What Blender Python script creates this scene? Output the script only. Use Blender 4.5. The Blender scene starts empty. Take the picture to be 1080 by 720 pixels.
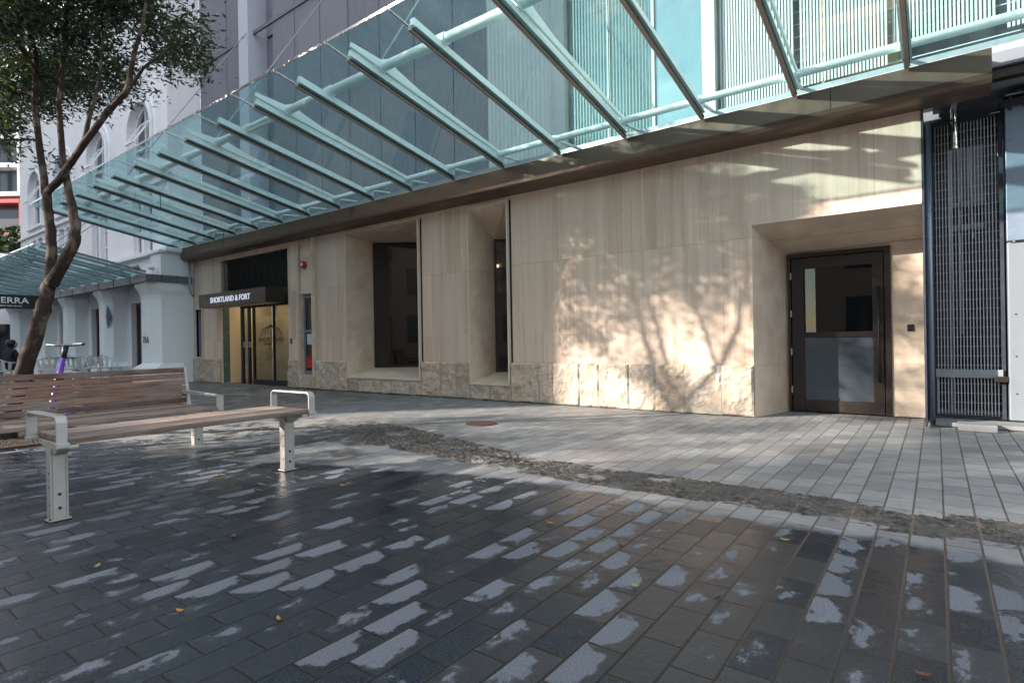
import bpy, bmesh, math, random
import numpy as np
from mathutils import Vector, Matrix, noise
R_ = math.radians
S = bpy.context.scene
COL = S.collection
random.seed(7)

# ------------------------------------------------------------------ materials
def mat(name):
    m = bpy.data.materials.new(name); m.use_nodes = True
    nt = m.node_tree; nt.nodes.clear()
    return m, nt
class NT:
    def __init__(s, name):
        s.m, s.t = mat(name); s.out = s.n('ShaderNodeOutputMaterial')
    def n(s, typ, **kw):
        x = s.t.nodes.new(typ)
        for k, v in kw.items(): setattr(x, k, v)
        return x
    def l(s, a, b): s.t.links.new(a, b)
    def setin(s, sock, v):
        if hasattr(v, 'is_output') or isinstance(v, bpy.types.NodeSocket): s.l(v, sock)
        else: sock.default_value = v
    def math(s, op, a, b=None, c=None, clamp=False):
        x = s.n('ShaderNodeMath', operation=op); x.use_clamp = clamp
        s.setin(x.inputs[0], a)
        if b is not None: s.setin(x.inputs[1], b)
        if c is not None: s.setin(x.inputs[2], c)
        return x.outputs[0]
    def coord(s, which='Object'):
        return s.n('ShaderNodeTexCoord').outputs[which]
    def sep(s, v):
        x = s.n('ShaderNodeSeparateXYZ'); s.l(v, x.inputs[0]); return x.outputs
    def comb(s, x=0., y=0., z=0.):
        c = s.n('ShaderNodeCombineXYZ')
        for i, v in enumerate((x, y, z)): s.setin(c.inputs[i], v)
        return c.outputs[0]
    def scale(s, v, sc):
        x = s.n('ShaderNodeVectorMath', operation='MULTIPLY'); s.l(v, x.inputs[0]); s.setin(x.inputs[1], sc); return x.outputs[0]
    def noise(s, v, sc=5., det=4., rough=.55, dist=0.):
        x = s.n('ShaderNodeTexNoise'); s.l(v, x.inputs['Vector'])
        x.inputs['Scale'].default_value = sc; x.inputs['Detail'].default_value = det
        x.inputs['Roughness'].default_value = rough; x.inputs['Distortion'].default_value = dist
        return x.outputs['Fac']
    def white(s, v):
        x = s.n('ShaderNodeTexWhiteNoise', noise_dimensions='3D'); s.l(v, x.inputs['Vector']); return x.outputs['Value']
    def voro(s, v, sc, feat='F1'):
        x = s.n('ShaderNodeTexVoronoi', feature=feat); s.l(v, x.inputs['Vector']); x.inputs['Scale'].default_value = sc
        return x.outputs['Distance']
    def ss(s, v, a, b, lo=0., hi=1.):
        x = s.n('ShaderNodeMapRange', interpolation_type='SMOOTHSTEP')
        s.l(v, x.inputs[0]); x.inputs[1].default_value = a; x.inputs[2].default_value = b
        x.inputs[3].default_value = lo; x.inputs[4].default_value = hi
        return x.outputs[0]
    def mix(s, f, a, b):
        x = s.n('ShaderNodeMix', data_type='RGBA')
        s.setin(x.inputs[0], f)
        for i, v in ((6, a), (7, b)):
            if isinstance(v, tuple): x.inputs[i].default_value = (*v, 1)
            else: s.l(v, x.inputs[i])
        return x.outputs[2]
    def bump(s, h, st=.3, d=.01, nrm=None):
        x = s.n('ShaderNodeBump'); x.inputs['Strength'].default_value = st; x.inputs['Distance'].default_value = d
        s.l(h, x.inputs['Height'])
        if nrm is not None: s.l(nrm, x.inputs['Normal'])
        return x.outputs[0]
    def bsdf(s, col=(.5, .5, .5), rough=.5, metal=0., nrm=None, spec=.5, **kw):
        b = s.n('ShaderNodeBsdfPrincipled')
        if isinstance(col, tuple): b.inputs['Base Color'].default_value = (*col, 1)
        else: s.l(col, b.inputs['Base Color'])
        s.setin(b.inputs['Roughness'], rough); s.setin(b.inputs['Metallic'], metal)
        b.inputs['Specular IOR Level'].default_value = spec
        if nrm is not None: s.l(nrm, b.inputs['Normal'])
        for k, v in kw.items(): s.setin(b.inputs[k.replace('_', ' ')], v)
        return b.outputs[0]
    def done(s, sh):
        s.l(sh, s.out.inputs[0]); return s.m

def simple(name, col, rough=.5, metal=0., var=.12, sc=6., bump=.0, streak=False):
    n = NT(name); c = n.coord()
    v = n.scale(c, (1, 1, .15)) if streak else c
    f = n.noise(v, sc, 5.)
    a = tuple(x * (1 - var) for x in col); b = tuple(min(1, x * (1 + var)) for x in col)
    cc = n.mix(f, a, b)
    r = n.ss(n.noise(c, sc * 3), .3, .7, max(rough - .08, .02), rough + .1)
    nrm = n.bump(n.noise(c, sc * 20), bump, .003) if bump else None
    return n.done(n.bsdf(cc, r, metal, nrm))

def m_travertine():
    n = NT('travertine'); c = n.coord(); x, y, z = n.sep(c)
    u = n.math('ADD', x, y)
    strip = n.math('FLOOR', n.math('DIVIDE', u, .19))
    rnd = n.white(n.comb(strip, n.math('FLOOR', n.math('DIVIDE', z, 1.12)), 0.))
    rnd2 = n.white(n.comb(n.math('FLOOR', n.math('DIVIDE', u, .83)), n.math('FLOOR', n.math('DIVIDE', n.math('ADD', z, .0), 2.24)), 4.))
    wob = n.noise(c, 1.3, 2.)
    vv = n.comb(n.math('ADD', u, n.math('MULTIPLY', wob, .06)), n.math('MULTIPLY', z, .03), 0.)
    vein = n.noise(vv, 24., 7., .7)
    vein2 = n.noise(vv, 9., 3., .6)
    f = n.math('ADD', n.math('MULTIPLY', n.ss(vein, .3, .72), .38), n.math('MULTIPLY', rnd, .37))
    f = n.math('ADD', f, n.math('MULTIPLY', n.ss(vein2, .35, .65), .25))
    col = n.mix(f, (.43, .308, .225), (.71, .565, .46))
    col = n.mix(n.math('MULTIPLY', rnd2, .3), col, (.55, .48, .40))
    # pits, clustered and vertically stretched
    pv = n.scale(c, (1, 1, .45))
    pit = n.math('LESS_THAN', n.voro(pv, 42.), .16)
    cl = n.ss(n.noise(n.scale(c, (4, 4, .7)), 2.2, 2.), .55, .63)
    pit = n.math('MULTIPLY', pit, cl)
    col = n.mix(n.math('MULTIPLY', pit, .75), col, (.07, .045, .03))
    # panel joints
    fu = n.math('FRACT', n.math('DIVIDE', u, .83)); j1 = n.math('LESS_THAN', fu, .0042)
    fz = n.math('ABSOLUTE', n.math('SUBTRACT', z, 2.24)); j2 = n.math('LESS_THAN', fz, .0022)
    j = n.math('MAXIMUM', j1, j2)
    col = n.mix(n.math('MULTIPLY', j, .6), col, (.16, .12, .09))
    h = n.math('SUBTRACT', n.math('MULTIPLY', vein, .25), n.math('ADD', pit, j))
    return n.done(n.bsdf(col, .62, 0., n.bump(h, .35, .004), .35))

def m_limestone():
    n = NT('reveal_limestone'); c = n.coord(); x, y, z = n.sep(c)
    f = n.noise(c, 3., 6., .6)
    col = n.mix(n.ss(f, .3, .7), (.54, .425, .325), (.68, .56, .445))
    sp = n.ss(n.noise(c, 55., 2.), .62, .70)
    cl = n.ss(n.noise(c, 4., 2.), .42, .62)
    col = n.mix(n.math('MULTIPLY', n.math('MULTIPLY', sp, cl), .5), col, (.30, .17, .08))
    j = n.math('LESS_THAN', n.math('ABSOLUTE', n.math('SUBTRACT', z, .645)), .002)
    j2 = n.math('LESS_THAN', n.math('ABSOLUTE', n.math('SUBTRACT', z, 2.24)), .002)
    col = n.mix(n.math('MULTIPLY', n.math('MAXIMUM', j, j2), .5), col, (.18, .14, .1))
    return n.done(n.bsdf(col, .55, 0., n.bump(f, .12, .004), .35))

def m_rough():
    n = NT('split_face_stone'); c = n.coord()
    a = n.n('ShaderNodeAttribute', attribute_name='tone'); t = a.outputs['Fac']
    f = n.noise(c, 9., 8., .7, .4)
    base = n.mix(t, (.37, .315, .26), (.60, .52, .435))
    base = n.mix(n.math('MULTIPLY', n.math('GREATER_THAN', t, .82), .4), base, (.48, .36, .25))
    col = n.mix(n.ss(f, .35, .62), n.mix(.5, base, (.30, .23, .16)), base)
    col = n.mix(n.ss(n.noise(c, 3.2, 4., .6, .5), .52, .62, 0., .6), col, (.50, .37, .25))
    ve = n.math('ABSOLUTE', n.math('SUBTRACT', n.noise(n.scale(c, (1, 1, 1.6)), 4.5, 5., .6, .8), .5))
    col = n.mix(n.ss(ve, .0, .02, .28, 0.), col, (.16, .105, .07))
    return n.done(n.bsdf(col, .8, 0., n.bump(n.noise(c, 34., 8., .75), .7, .012), .25))

def m_paving():
    n = NT('stone_paving'); c = n.coord('Object'); x, y, z = n.sep(c)
    W, L = .138, .265
    a = n.math('DIVIDE', n.math('ADD', x, 100.03), W); ci = n.math('FLOOR', a); fu = n.math('FRACT', a)
    rc = n.white(n.comb(ci, 3., 0.))
    off = n.math('ADD', n.math('MULTIPLY', n.math('MODULO', ci, 2.), .5), n.math('MULTIPLY', rc, .22))
    b = n.math('ADD', n.math('DIVIDE', n.math('ADD', y, 50.), L), off); ri = n.math('FLOOR', b); fv = n.math('FRACT', b)
    du = n.math('MULTIPLY', n.math('MINIMUM', fu, n.math('SUBTRACT', 1., fu)), W)
    dv = n.math('MULTIPLY', n.math('MINIMUM', fv, n.math('SUBTRACT', 1., fv)), L)
    wob = n.math('MULTIPLY', n.math('SUBTRACT', n.noise(c, 60., 2.), .5), .0022)
    d = n.math('ADD', n.math('MINIMUM', du, n.math('ADD', dv, .0008)), wob)
    joint = n.ss(d, .0032, .0056, 1., 0.)
    r1 = n.white(n.comb(ci, ri, 1.)); r2 = n.white(n.comb(ci, ri, 2.)); r3 = n.white(n.comb(ci, ri, 3.))
    fine = n.noise(c, 170., 4., .75)
    med = n.noise(c, 14., 6., .65)
    blot = n.noise(n.comb(n.math('MULTIPLY', x, 1.6), y, r1), 8.5, 4., .62)
    big = n.noise(c, .75, 4., .6, .6)
    # foreground: wet slabs that dry in patches from one side of each slab
    grad = n.math('SUBTRACT', 1.0, n.math('MULTIPLY', fu, 1.3))
    blot2 = n.noise(n.comb(n.math('MULTIPLY', x, 1.3), y, r2), 24., 5., .7)
    v = n.math('ADD', n.math('MULTIPLY', n.math('SUBTRACT', blot, .5), 1.5), n.math('MULTIPLY', grad, .55))
    v = n.math('ADD', v, n.math('MULTIPLY', n.math('SUBTRACT', blot2, .5), .55))
    v = n.math('ADD', v, n.math('MULTIPLY', n.math('MINIMUM', n.math('DIVIDE', d, .045), 1.), .35))
    v = n.math('ADD', v, n.math('MULTIPLY', r1, 1.15))
    v = n.math('ADD', v, n.math('MULTIPLY', n.math('SUBTRACT', big, .5), .55))
    endf = n.math('MULTIPLY', n.math('ABSOLUTE', n.math('SUBTRACT', fv, .5)), .6)
    v = n.math('SUBTRACT', v, endf)
    patch = n.ss(v, 1.22, 1.35)
    halo = n.math('MULTIPLY', n.ss(v, 1.05, 1.33), .22)
    patch = n.math('MULTIPLY', n.math('MAXIMUM', patch, halo), n.ss(d, .0045, .010))
    # where the foreground ends the stone is dry
    yy = n.math('ADD', y, n.math('MULTIPLY', n.math('SUBTRACT', n.noise(c, 3.5, 5., .65), .5), .35))
    # wet limit in Y grows slightly to the left
    lim = n.math('ADD', yy, n.math('MULTIPLY', n.math('MAXIMUM', n.math('MINIMUM', n.math('ADD', x, 2.7), 0.), -3.3), -.36))
    dryz = n.ss(lim, 3.20, 3.34)
    damp_shade = n.math('MULTIPLY', n.ss(n.noise(n.scale(c, (1., 1., 1.)), 1.6, 6., .68), .45, .54), n.ss(y, 5.6, 3.6, 0., 1.))
    far = n.math('MULTIPLY', n.ss(x, -9.5, -6.5, 1., 0.), n.ss(n.noise(c, .9, 4.), .30, .5, .35, 1.))  # far-left paving is dry; its shade is painted in through the wetness mask
    left = n.ss(x, -5.2, -2.6, 1., 0.)
    damp_shade = n.math('MULTIPLY', damp_shade, n.math('MULTIPLY', left, .92))
    damp_shade = n.math('MAXIMUM', damp_shade, n.math('MULTIPLY', far, .7))
    dry = n.math('MAXIMUM', patch, n.math('SUBTRACT', dryz, damp_shade), clamp=True)
    # colours
    wetc = n.mix(r2, (.007, .012, .020), (.020, .027, .037))
    wetc = n.mix(n.math('MULTIPLY', r3, n.ss(x, -3.2, -.6, 0., .35)), wetc, (.050, .040, .032))
    wetc = n.mix(n.math('MULTIPLY', n.ss(med, .45, .7), .45), wetc, (.034, .036, .037))
    wetc = n.mix(n.math('MULTIPLY', n.ss(fine, .46, .66), .75), wetc, (.062, .070, .080))
    wetc = n.mix(n.math('MULTIPLY', n.ss(fine, .50, .34), .6), wetc, (.004, .006, .009))
    pat = n.mix(n.ss(fine, .38, .62), (.07, .08, .098), (.20, .22, .25))
    pat = n.mix(n.math('MULTIPLY', n.white(n.comb(ci, ri, 6.)), .45), pat, (.075, .085, .10))
    dr = n.mix(r2, (.15, .153, .158), (.265, .268, .27))
    dr = n.mix(n.math('MULTIPLY', n.ss(med, .4, .65), .45), dr, (.17, .165, .16))
    dr = n.mix(n.math('MULTIPLY', n.ss(big, .45, .7), .35), dr, (.27, .235, .205))
    dr = n.mix(n.math('MULTIPLY', n.ss(fine, .5, .8), .25), dr, (.42, .42, .42))
    dc = n.mix(dryz, pat, dr)
    col = n.mix(dry, wetc, dc)
    jc = n.mix(dryz, (.006, .005, .0045), (.17, .12, .09))
    jc = n.mix(n.math('MULTIPLY', n.ss(x, -2., .2), n.ss(y, 1.2, 3.2)), jc, (.085, .060, .048))
    col = n.mix(joint, col, jc)
    rough = n.math('ADD', n.math('MULTIPLY', dry, .40), .24)
    rough = n.math('ADD', rough, n.math('MULTIPLY', n.math('SUBTRACT', r3, .5), .22))
    rough = n.math('ADD', rough, n.math('MULTIPLY', joint, .3), clamp=True)
    tilt = n.math('ADD', n.math('MULTIPLY', n.math('SUBTRACT', r1, .5), n.math('MULTIPLY', fu, .8)), n.math('MULTIPLY', n.math('SUBTRACT', r2, .5), n.math('MULTIPLY', fv, .8)))
    h = n.math('ADD', n.math('MULTIPLY', joint, -3.), n.math('MULTIPLY', tilt, .5))
    h = n.math('ADD', h, n.math('MULTIPLY', med, 1.1))
    h = n.math('ADD', h, n.math('MULTIPLY', n.noise(c, 85., 4., .7), n.math('ADD', .25, n.math('MULTIPLY', n.ss(r3, .55, .9), .7))))
    nb = n.bump(h, .8, .0040)
    b1 = n.bsdf(col, rough, 0., nb, .5)
    return n.done(b1)

def m_strip():
    n = NT('rough_stone_channel'); c = n.coord(); x, y, z = n.sep(c)
    f = n.noise(n.scale(c, (1., 1.6, 1.)), 17., 7., .7, .6)
    g = n.noise(c, 3., 4.)
    vc = n.voro(n.scale(c, (1., 1.7, 1.)), 26., 'DISTANCE_TO_EDGE')
    col = n.mix(n.ss(f, .35, .65), (.009, .008, .0075), (.125, .11, .096))
    col = n.mix(n.ss(vc, .0, .09, .9, 0.), col, (.008, .007, .006))
    col = n.mix(n.ss(g, .45, .62), col, n.mix(f, (.03, .028, .025), (.11, .10, .09)))
    fu = n.math('FRACT', n.math('DIVIDE', n.math('ADD', x, 100.03), .276)); j = n.math('LESS_THAN', fu, .04)
    col = n.mix(n.math('MULTIPLY', j, .6), col, (.17, .11, .08))
    rr = n.ss(g, .4, .6, .35, .7)
    return n.done(n.bsdf(col, rr, 0., n.bump(n.noise(c, 70., 7., .75), .8, .008), .5))

def m_glass(name, tint, ior=1.5, dirt=.05, rough=.0, thick=True):
    n = NT(name); c = n.coord()
    tr = n.n('ShaderNodeBsdfTransparent'); tr.inputs[0].default_value = (*tint, 1)
    gl = n.n('ShaderNodeBsdfGlossy'); gl.inputs['Roughness'].default_value = rough
    gl.inputs[0].default_value = (.95, 1., 1., 1)
    fr = n.n('ShaderNodeFresnel'); fr.inputs[0].default_value = ior
    geo = n.n('ShaderNodeNewGeometry')
    k = n.math('MULTIPLY', fr.outputs[0], n.math('SUBTRACT', 1., geo.outputs['Backfacing']))
    k = n.math('MULTIPLY', k, 1.0, clamp=True)
    ms = n.n('ShaderNodeMixShader'); n.l(k, ms.inputs[0]); n.l(tr.outputs[0], ms.inputs[1]); n.l(gl.outputs[0], ms.inputs[2])
    if dirt <= 0: return n.done(ms.outputs[0])
    tl = n.n('ShaderNodeBsdfTranslucent'); tl.inputs[0].default_value = (.62, .80, .78, 1)
    d2 = n.n('ShaderNodeBsdfDiffuse'); d2.inputs[0].default_value = (.45, .6, .6, 1)
    md = n.n('ShaderNodeMixShader'); md.inputs[0].default_value = .35; n.l(tl.outputs[0], md.inputs[1]); n.l(d2.outputs[0], md.inputs[2])
    dn = n.ss(n.noise(n.scale(c, (3., .6, .6)), 2.2, 7., .75), .35, .8, dirt * .5, dirt * 2.2)
    sp = n.math('MULTIPLY', n.math('LESS_THAN', n.voro(c, 26.), .10), .25)
    mx = n.n('ShaderNodeMixShader'); n.l(n.math('ADD', dn, sp), mx.inputs[0]); n.l(ms.outputs[0], mx.inputs[1]); n.l(md.outputs[0], mx.inputs[2])
    return n.done(mx.outputs[0])

def m_wood(name, a, b):
    n = NT(name); c = n.coord(); x, y, z = n.sep(c)
    oi = n.n('ShaderNodeObjectInfo').outputs['Random']
    v = n.comb(n.math('ADD', x, n.math('MULTIPLY', oi, 9.)), n.math('MULTIPLY', y, .06), z)
    g = n.noise(v, 55., 6., .65, .3)
    w = n.noise(n.scale(c, (1., .35, 1.)), 7., 4.)
    bl = n.white(n.comb(n.math('FLOOR', n.math('DIVIDE', x, .115)), n.math('FLOOR', n.math('DIVIDE', z, .062)), 0.))
    f = n.math('ADD', n.math('MULTIPLY', n.ss(g, .3, .7), .65), n.math('MULTIPLY', n.math('SUBTRACT', bl, .5), .5))
    f = n.math('ADD', f, n.math('MULTIPLY', n.math('SUBTRACT', oi, .5), .45))
    col = n.mix(f, a, b)
    col = n.mix(n.math('MULTIPLY', n.ss(w, .42, .66), .5), col, (.20, .18, .17))
    return n.done(n.bsdf(col, .55, 0., n.bump(g, .5, .003), .4))

def m_ribbed(name, a, b, pitch, bumpd, metal=.0, rough=.5, band=0.):
    n = NT(name); c = n.coord(); x, y, z = n.sep(c)
    w = n.math('SINE', n.math('MULTIPLY', n.math('ADD', x, y), 2 * math.pi / pitch))
    f = n.noise(n.scale(c, (1, 1, .25)), 1.4, 6.)
    pr = n.white(n.comb(n.math('FLOOR', n.math('DIVIDE', x, 1.02)), n.math('FLOOR', n.math('DIVIDE', z, 2.9)), 0.))
    col = n.mix(n.math('ADD', n.math('MULTIPLY', f, .6), n.math('MULTIPLY', pr, .4)), a, b)
    return n.done(n.bsdf(col, rough, metal, n.bump(w, .8, bumpd), .5))

def m_emit(name, col, st):
    n = NT(name); e = n.n('ShaderNodeEmission'); e.inputs[0].default_value = (*col, 1); e.inputs[1].default_value = st
    return n.done(e.outputs[0])

def m_leaf():
    n = NT('leaf'); a = n.n('ShaderNodeAttribute', attribute_name='tone').outputs['Fac']
    col = n.mix(n.ss(a, 0., .86), (.012, .026, .020), (.040, .066, .026))
    col = n.mix(n.math('GREATER_THAN', a, .965), col, (.16, .055, .02))
    b = n.bsdf(col, .30, 0., None, .7)
    t = n.n('ShaderNodeBsdfTranslucent'); n.l(n.mix(.5, col, (.10, .16, .02)), t.inputs[0])
    ms = n.n('ShaderNodeMixShader'); ms.inputs[0].default_value = .22; n.l(b, ms.inputs[1]); n.l(t.outputs[0], ms.inputs[2])
    return n.done(ms.outputs[0])

def m_bark():
    n = NT('bark'); c = n.coord()
    f = n.noise(n.scale(c, (1, 1, .35)), 26., 7., .7, .5)
    l = n.ss(n.noise(c, 5., 4.), .5, .66)
    col = n.mix(f, (.011, .008, .007), (.065, .046, .038))
    col = n.mix(n.math('MULTIPLY', l, .45), col, (.24, .2, .16))
    return n.done(n.bsdf(col, .85, 0., n.bump(f, .9, .02), .2))

M = {}
M['trav'] = m_travertine(); M['lime'] = m_limestone(); M['rough'] = m_rough(); M['pave'] = m_paving(); M['strip'] = m_strip()
M['bronze'] = simple('bronze_metal', (.135, .095, .070), .36, .5, .12, 1.5)
M['dbronze'] = simple('dark_bronze_frame', (.030, .022, .018), .38, .3, .12, 3.)
M['black'] = simple('black_metal', (.012, .012, .013), .45, .2)
M['trim'] = simple('pale_bronze_trim', (.58, .48, .39), .45, .0, .08, 4.)
M['steelp'] = simple('pale_green_painted_steel', (.84, .85, .83), .38, 0., .06, 3.)
M['strip_under'] = simple('taupe_cover_strip', (.36, .31, .28), .4, .3, .08, 3.)
M['edge'] = simple('bright_edge_trim', (.75, .75, .76), .3, .7, .08, 3.)
M['galv'] = simple('galvanised_steel', (.30, .325, .345), .45, .4, .22, 9.)
M['canopy'] = m_glass('canopy_glass', (.75, .90, .91), 1.7, .035)
M['pane'] = m_glass('window_glass', (.72, .76, .76), 1.55, 0.)
M['dglass'] = m_glass('dark_window_glass', (.60, .62, .62), 1.6, 0.)
M['stain'] = simple('satin_cast_steel', (.37, .36, .34), .45, .4, .06, 5., .06)
M['chrome'] = simple('chrome', (.7, .68, .64), .12, 1., .05, 4.)
M['wood'] = m_wood('weathered_hardwood', (.085, .058, .045), (.34, .255, .205))
M['woodb'] = m_wood('oiled_hardwood', (.075, .034, .020), (.34, .175, .10))
M['white'] = simple('white_painted_render', (.78, .79, .81), .6, 0., .04, 1.2, .05)
M['white2'] = simple('grey_white_painted_render', (.50, .535, .58), .6, 0., .05, 1.2, .05)
M['redwood'] = simple('dark_red_timber', (.09, .022, .012), .35, 0., .2, 8.)
M['clad'] = m_ribbed('grey_ribbed_cladding', (.135, .14, .17), (.185, .19, .225), .055, .010, .0, .42)
M['cladp'] = m_ribbed('pale_ribbed_cladding', (.50, .50, .50), (.64, .63, .62), .085, .014, .0, .5)
M['palecol'] = simple('pale_panel', (.46, .48, .55), .45, 0., .05, 1.)
M['slat'] = simple('white_slat', (.46, .455, .45), .45, .0, .08, 3.)
M['teal'] = simple('glazing_reflective', (.33, .46, .45), .04, .8, .10, .6)
M['gutter'] = simple('grey_zinc_gutter', (.14, .155, .18), .45, .3, .12, 3.)
M['dark'] = simple('dark_interior', (.012, .011, .010), .8)
M['darkred'] = simple('dark_interior_wall', (.035, .022, .016), .6)
M['ceil'] = simple('interior_ceiling', (.5, .42, .36), .7)
M['ivory'] = simple('warm_interior_panel', (.60, .48, .31), .55, 0., .1, 1.)
M['jade'] = simple('green_glass_jamb', (.07, .13, .11), .2, 0., .1, 3.)
M['bluesteel'] = simple('blue_grey_painted_steel', (.20, .25, .32), .35, .3, .1, 3.)
M['dbluesteel'] = simple('dark_blue_steel', (.042, .048, .062), .4, .3, .1, 3.)
M['palewall'] = simple('pale_blue_painted_wall', (.16, .18, .205), .55, 0., .10, 2., .1)
M['grate'] = simple('pressed_steel_grating', (.48, .49, .52), .4, .3, .15, 6.)
M['concrete'] = simple('concrete', (.22, .22, .22), .8, 0., .18, 12., .3)
M['red'] = simple('red_enamel', (.45, .012, .012), .25)
M['paper'] = simple('white_paper', (.7, .72, .75), .6)
M['purple'] = simple('purple_paint', (.13, .06, .36), .3)
M['rubber'] = simple('black_rubber', (.02, .02, .02), .7)
M['plastic'] = simple('pale_grey_plastic', (.52, .52, .51), .5)
M['lobby'] = simple('lobby_brown_wall', (.13, .085, .06), .5, 0., .2, 1.5)
M['frost'] = simple('frosted_glass', (.05, .062, .075), .16, 0., .15, 1.5)
M['leaf'] = m_leaf(); M['bark'] = m_bark()
M['gravel'] = simple('dark_gravel', (.08, .068, .055), .85, 0., .6, 60., 1.)
M['rust'] = simple('rusty_iron', (.085, .036, .022), .8, 0., .4, 25., .5)
M['letter'] = simple('pale_sign_letters', (.80, .82, .90), .4)
M['letterglow'] = m_emit('sign_letters_added_glow', (.75, .82, 1.), .28)  # weak emission added to letters that give no light of their own
M['warmlamp'] = m_emit('warm_lamp', (1., .80, .54), 7.5)
M['spot'] = m_emit('downlight_lamp', (1., .76, .52), 25.)
M['cloth'] = simple('dark_cloth', (.012, .013, .017), .9)
M['skin'] = simple('skin', (.35, .2, .14), .5)
M['concretew'] = simple('white_concrete_slab', (.62, .63, .66), .7)
M['farglass'] = simple('far_window_glass', (.05, .06, .075), .15)
M['redframe'] = simple('red_metal_frame', (.42, .03, .035), .5)
M['render_beige'] = simple('street_building_render', (.34, .32, .30), .8, 0., .1, .6)
M['hedge'] = simple('hedge_leaf', (.05, .08, .025), .7, 0., .6, 4.)
M['noticeblue'] = simple('pale_notice', (.45, .52, .62), .5)

# ------------------------------------------------------------------ mesh helpers
class MB:
    def __init__(s, off=(0, 0, 0)):
        s.v = []; s.f = []; s.o = Vector(off); s.tone = []; s.cur = .5
    def add(s, vs, fs):
        b = len(s.v); s.v += [tuple(v) for v in vs]; s.f += [tuple(i + b for i in f) for f in fs]
        s.tone += [s.cur] * len(fs); return s
    def box(s, x0, x1, y0, y1, z0, z1):
        if x0 > x1: x0, x1 = x1, x0
        if y0 > y1: y0, y1 = y1, y0
        if z0 > z1: z0, z1 = z1, z0
        vs = [(x, y, z) for z in (z0, z1) for y in (y0, y1) for x in (x0, x1)]
        return s.add(vs, [(0, 2, 3, 1), (4, 5, 7, 6), (0, 1, 5, 4), (2, 6, 7, 3), (0, 4, 6, 2), (1, 3, 7, 5)])
    def obox(s, c, ax, ay, az):   # centre and three half vectors
        c = Vector(c); ax = Vector(ax); ay = Vector(ay); az = Vector(az)
        vs = [c + i * ax + j * ay + k * az for k in (-1, 1) for j in (-1, 1) for i in (-1, 1)]
        return s.add(vs, [(0, 2, 3, 1), (4, 5, 7, 6), (0, 1, 5, 4), (2, 6, 7, 3), (0, 4, 6, 2), (1, 3, 7, 5)])
    def quad(s, a, b, c, d): return s.add([a, b, c, d], [(0, 1, 2, 3)])
    def tri(s, a, b, c): return s.add([a, b, c], [(0, 1, 2)])
    def prism(s, poly, d):        # poly: list of 3-D points, d: extrusion vector
        n = len(poly); d = Vector(d); p = [Vector(q) for q in poly]
        vs = p + [q + d for q in p]
        fs = [tuple(range(n - 1, -1, -1)), tuple(range(n, 2 * n))] + [(i, (i + 1) % n, n + (i + 1) % n, n + i) for i in range(n)]
        return s.add(vs, fs)
    def tube(s, pts, rad, n=8, cap=True):
        pts = [Vector(p) for p in pts]
        if not hasattr(rad, '__len__'): rad = [rad] * len(pts)
        vs = []; up = None
        for i, p in enumerate(pts):
            t = (pts[min(i + 1, len(pts) - 1)] - pts[max(i - 1, 0)]).normalized()
            if up is None:
                up = Vector((0, 0, 1)) if abs(t.z) < .9 else Vector((1, 0, 0))
            a = t.cross(up)
            if a.length < 1e-4: a = t.cross(Vector((0, 1, 0)))
            a.normalize(); b = a.cross(t).normalized(); up = b
            for k in range(n):
                q = 2 * math.pi * k / n
                vs.append(p + (a * math.cos(q) + b * math.sin(q)) * rad[i])
        fs = []
        for i in range(len(pts) - 1):
            for k in range(n):
                fs.append((i * n + k, i * n + (k + 1) % n, (i + 1) * n + (k + 1) % n, (i + 1) * n + k))
        if cap:
            fs.append(tuple(range(n - 1, -1, -1))); fs.append(tuple(range((len(pts) - 1) * n, len(pts) * n)))
        return s.add(vs, fs)
    def build(s, name, m, parent=None, smooth=False, bevel=0., seg=2, tone=False):
        me = bpy.data.meshes.new(name)
        me.from_pydata([tuple(Vector(v) - s.o) for v in s.v], [], s.f)
        me.materials.append(m)
        bm = bmesh.new(); bm.from_mesh(me); bmesh.ops.recalc_face_normals(bm, faces=bm.faces); bm.to_mesh(me); bm.free()
        if tone:
            a = me.attributes.new('tone', 'FLOAT', 'FACE'); a.data.foreach_set('value', s.tone)
        if smooth: me.polygons.foreach_set('use_smooth', [True] * len(me.polygons))
        o = bpy.data.objects.new(name, me); COL.objects.link(o)
        if parent: o.parent = parent
        else: o.location = s.o
        if bevel:
            b = o.modifiers.new('bevel', 'BEVEL'); b.width = bevel; b.segments = seg; b.limit_method = 'ANGLE'; b.angle_limit = R_(40)
        return o
def tag(o, label=None, cat=None, group=None, kind=None):
    if label: o['label'] = label
    if cat: o['category'] = cat
    if group: o['group'] = group
    if kind: o['kind'] = kind
    return o
def thing(name, label, cat, loc=(0, 0, 0), group=None):
    o = bpy.data.objects.new(name, None); COL.objects.link(o); o.location = loc; o.empty_display_size = .2
    return tag(o, label, cat, group)
def kids(o): return [c for c in bpy.data.objects if c.parent == o]
def copy_tree(o, parent=None):
    c = o.copy(); COL.objects.link(c); c.parent = parent
    for ch in kids(o): copy_tree(ch, c)
    return c
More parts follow.
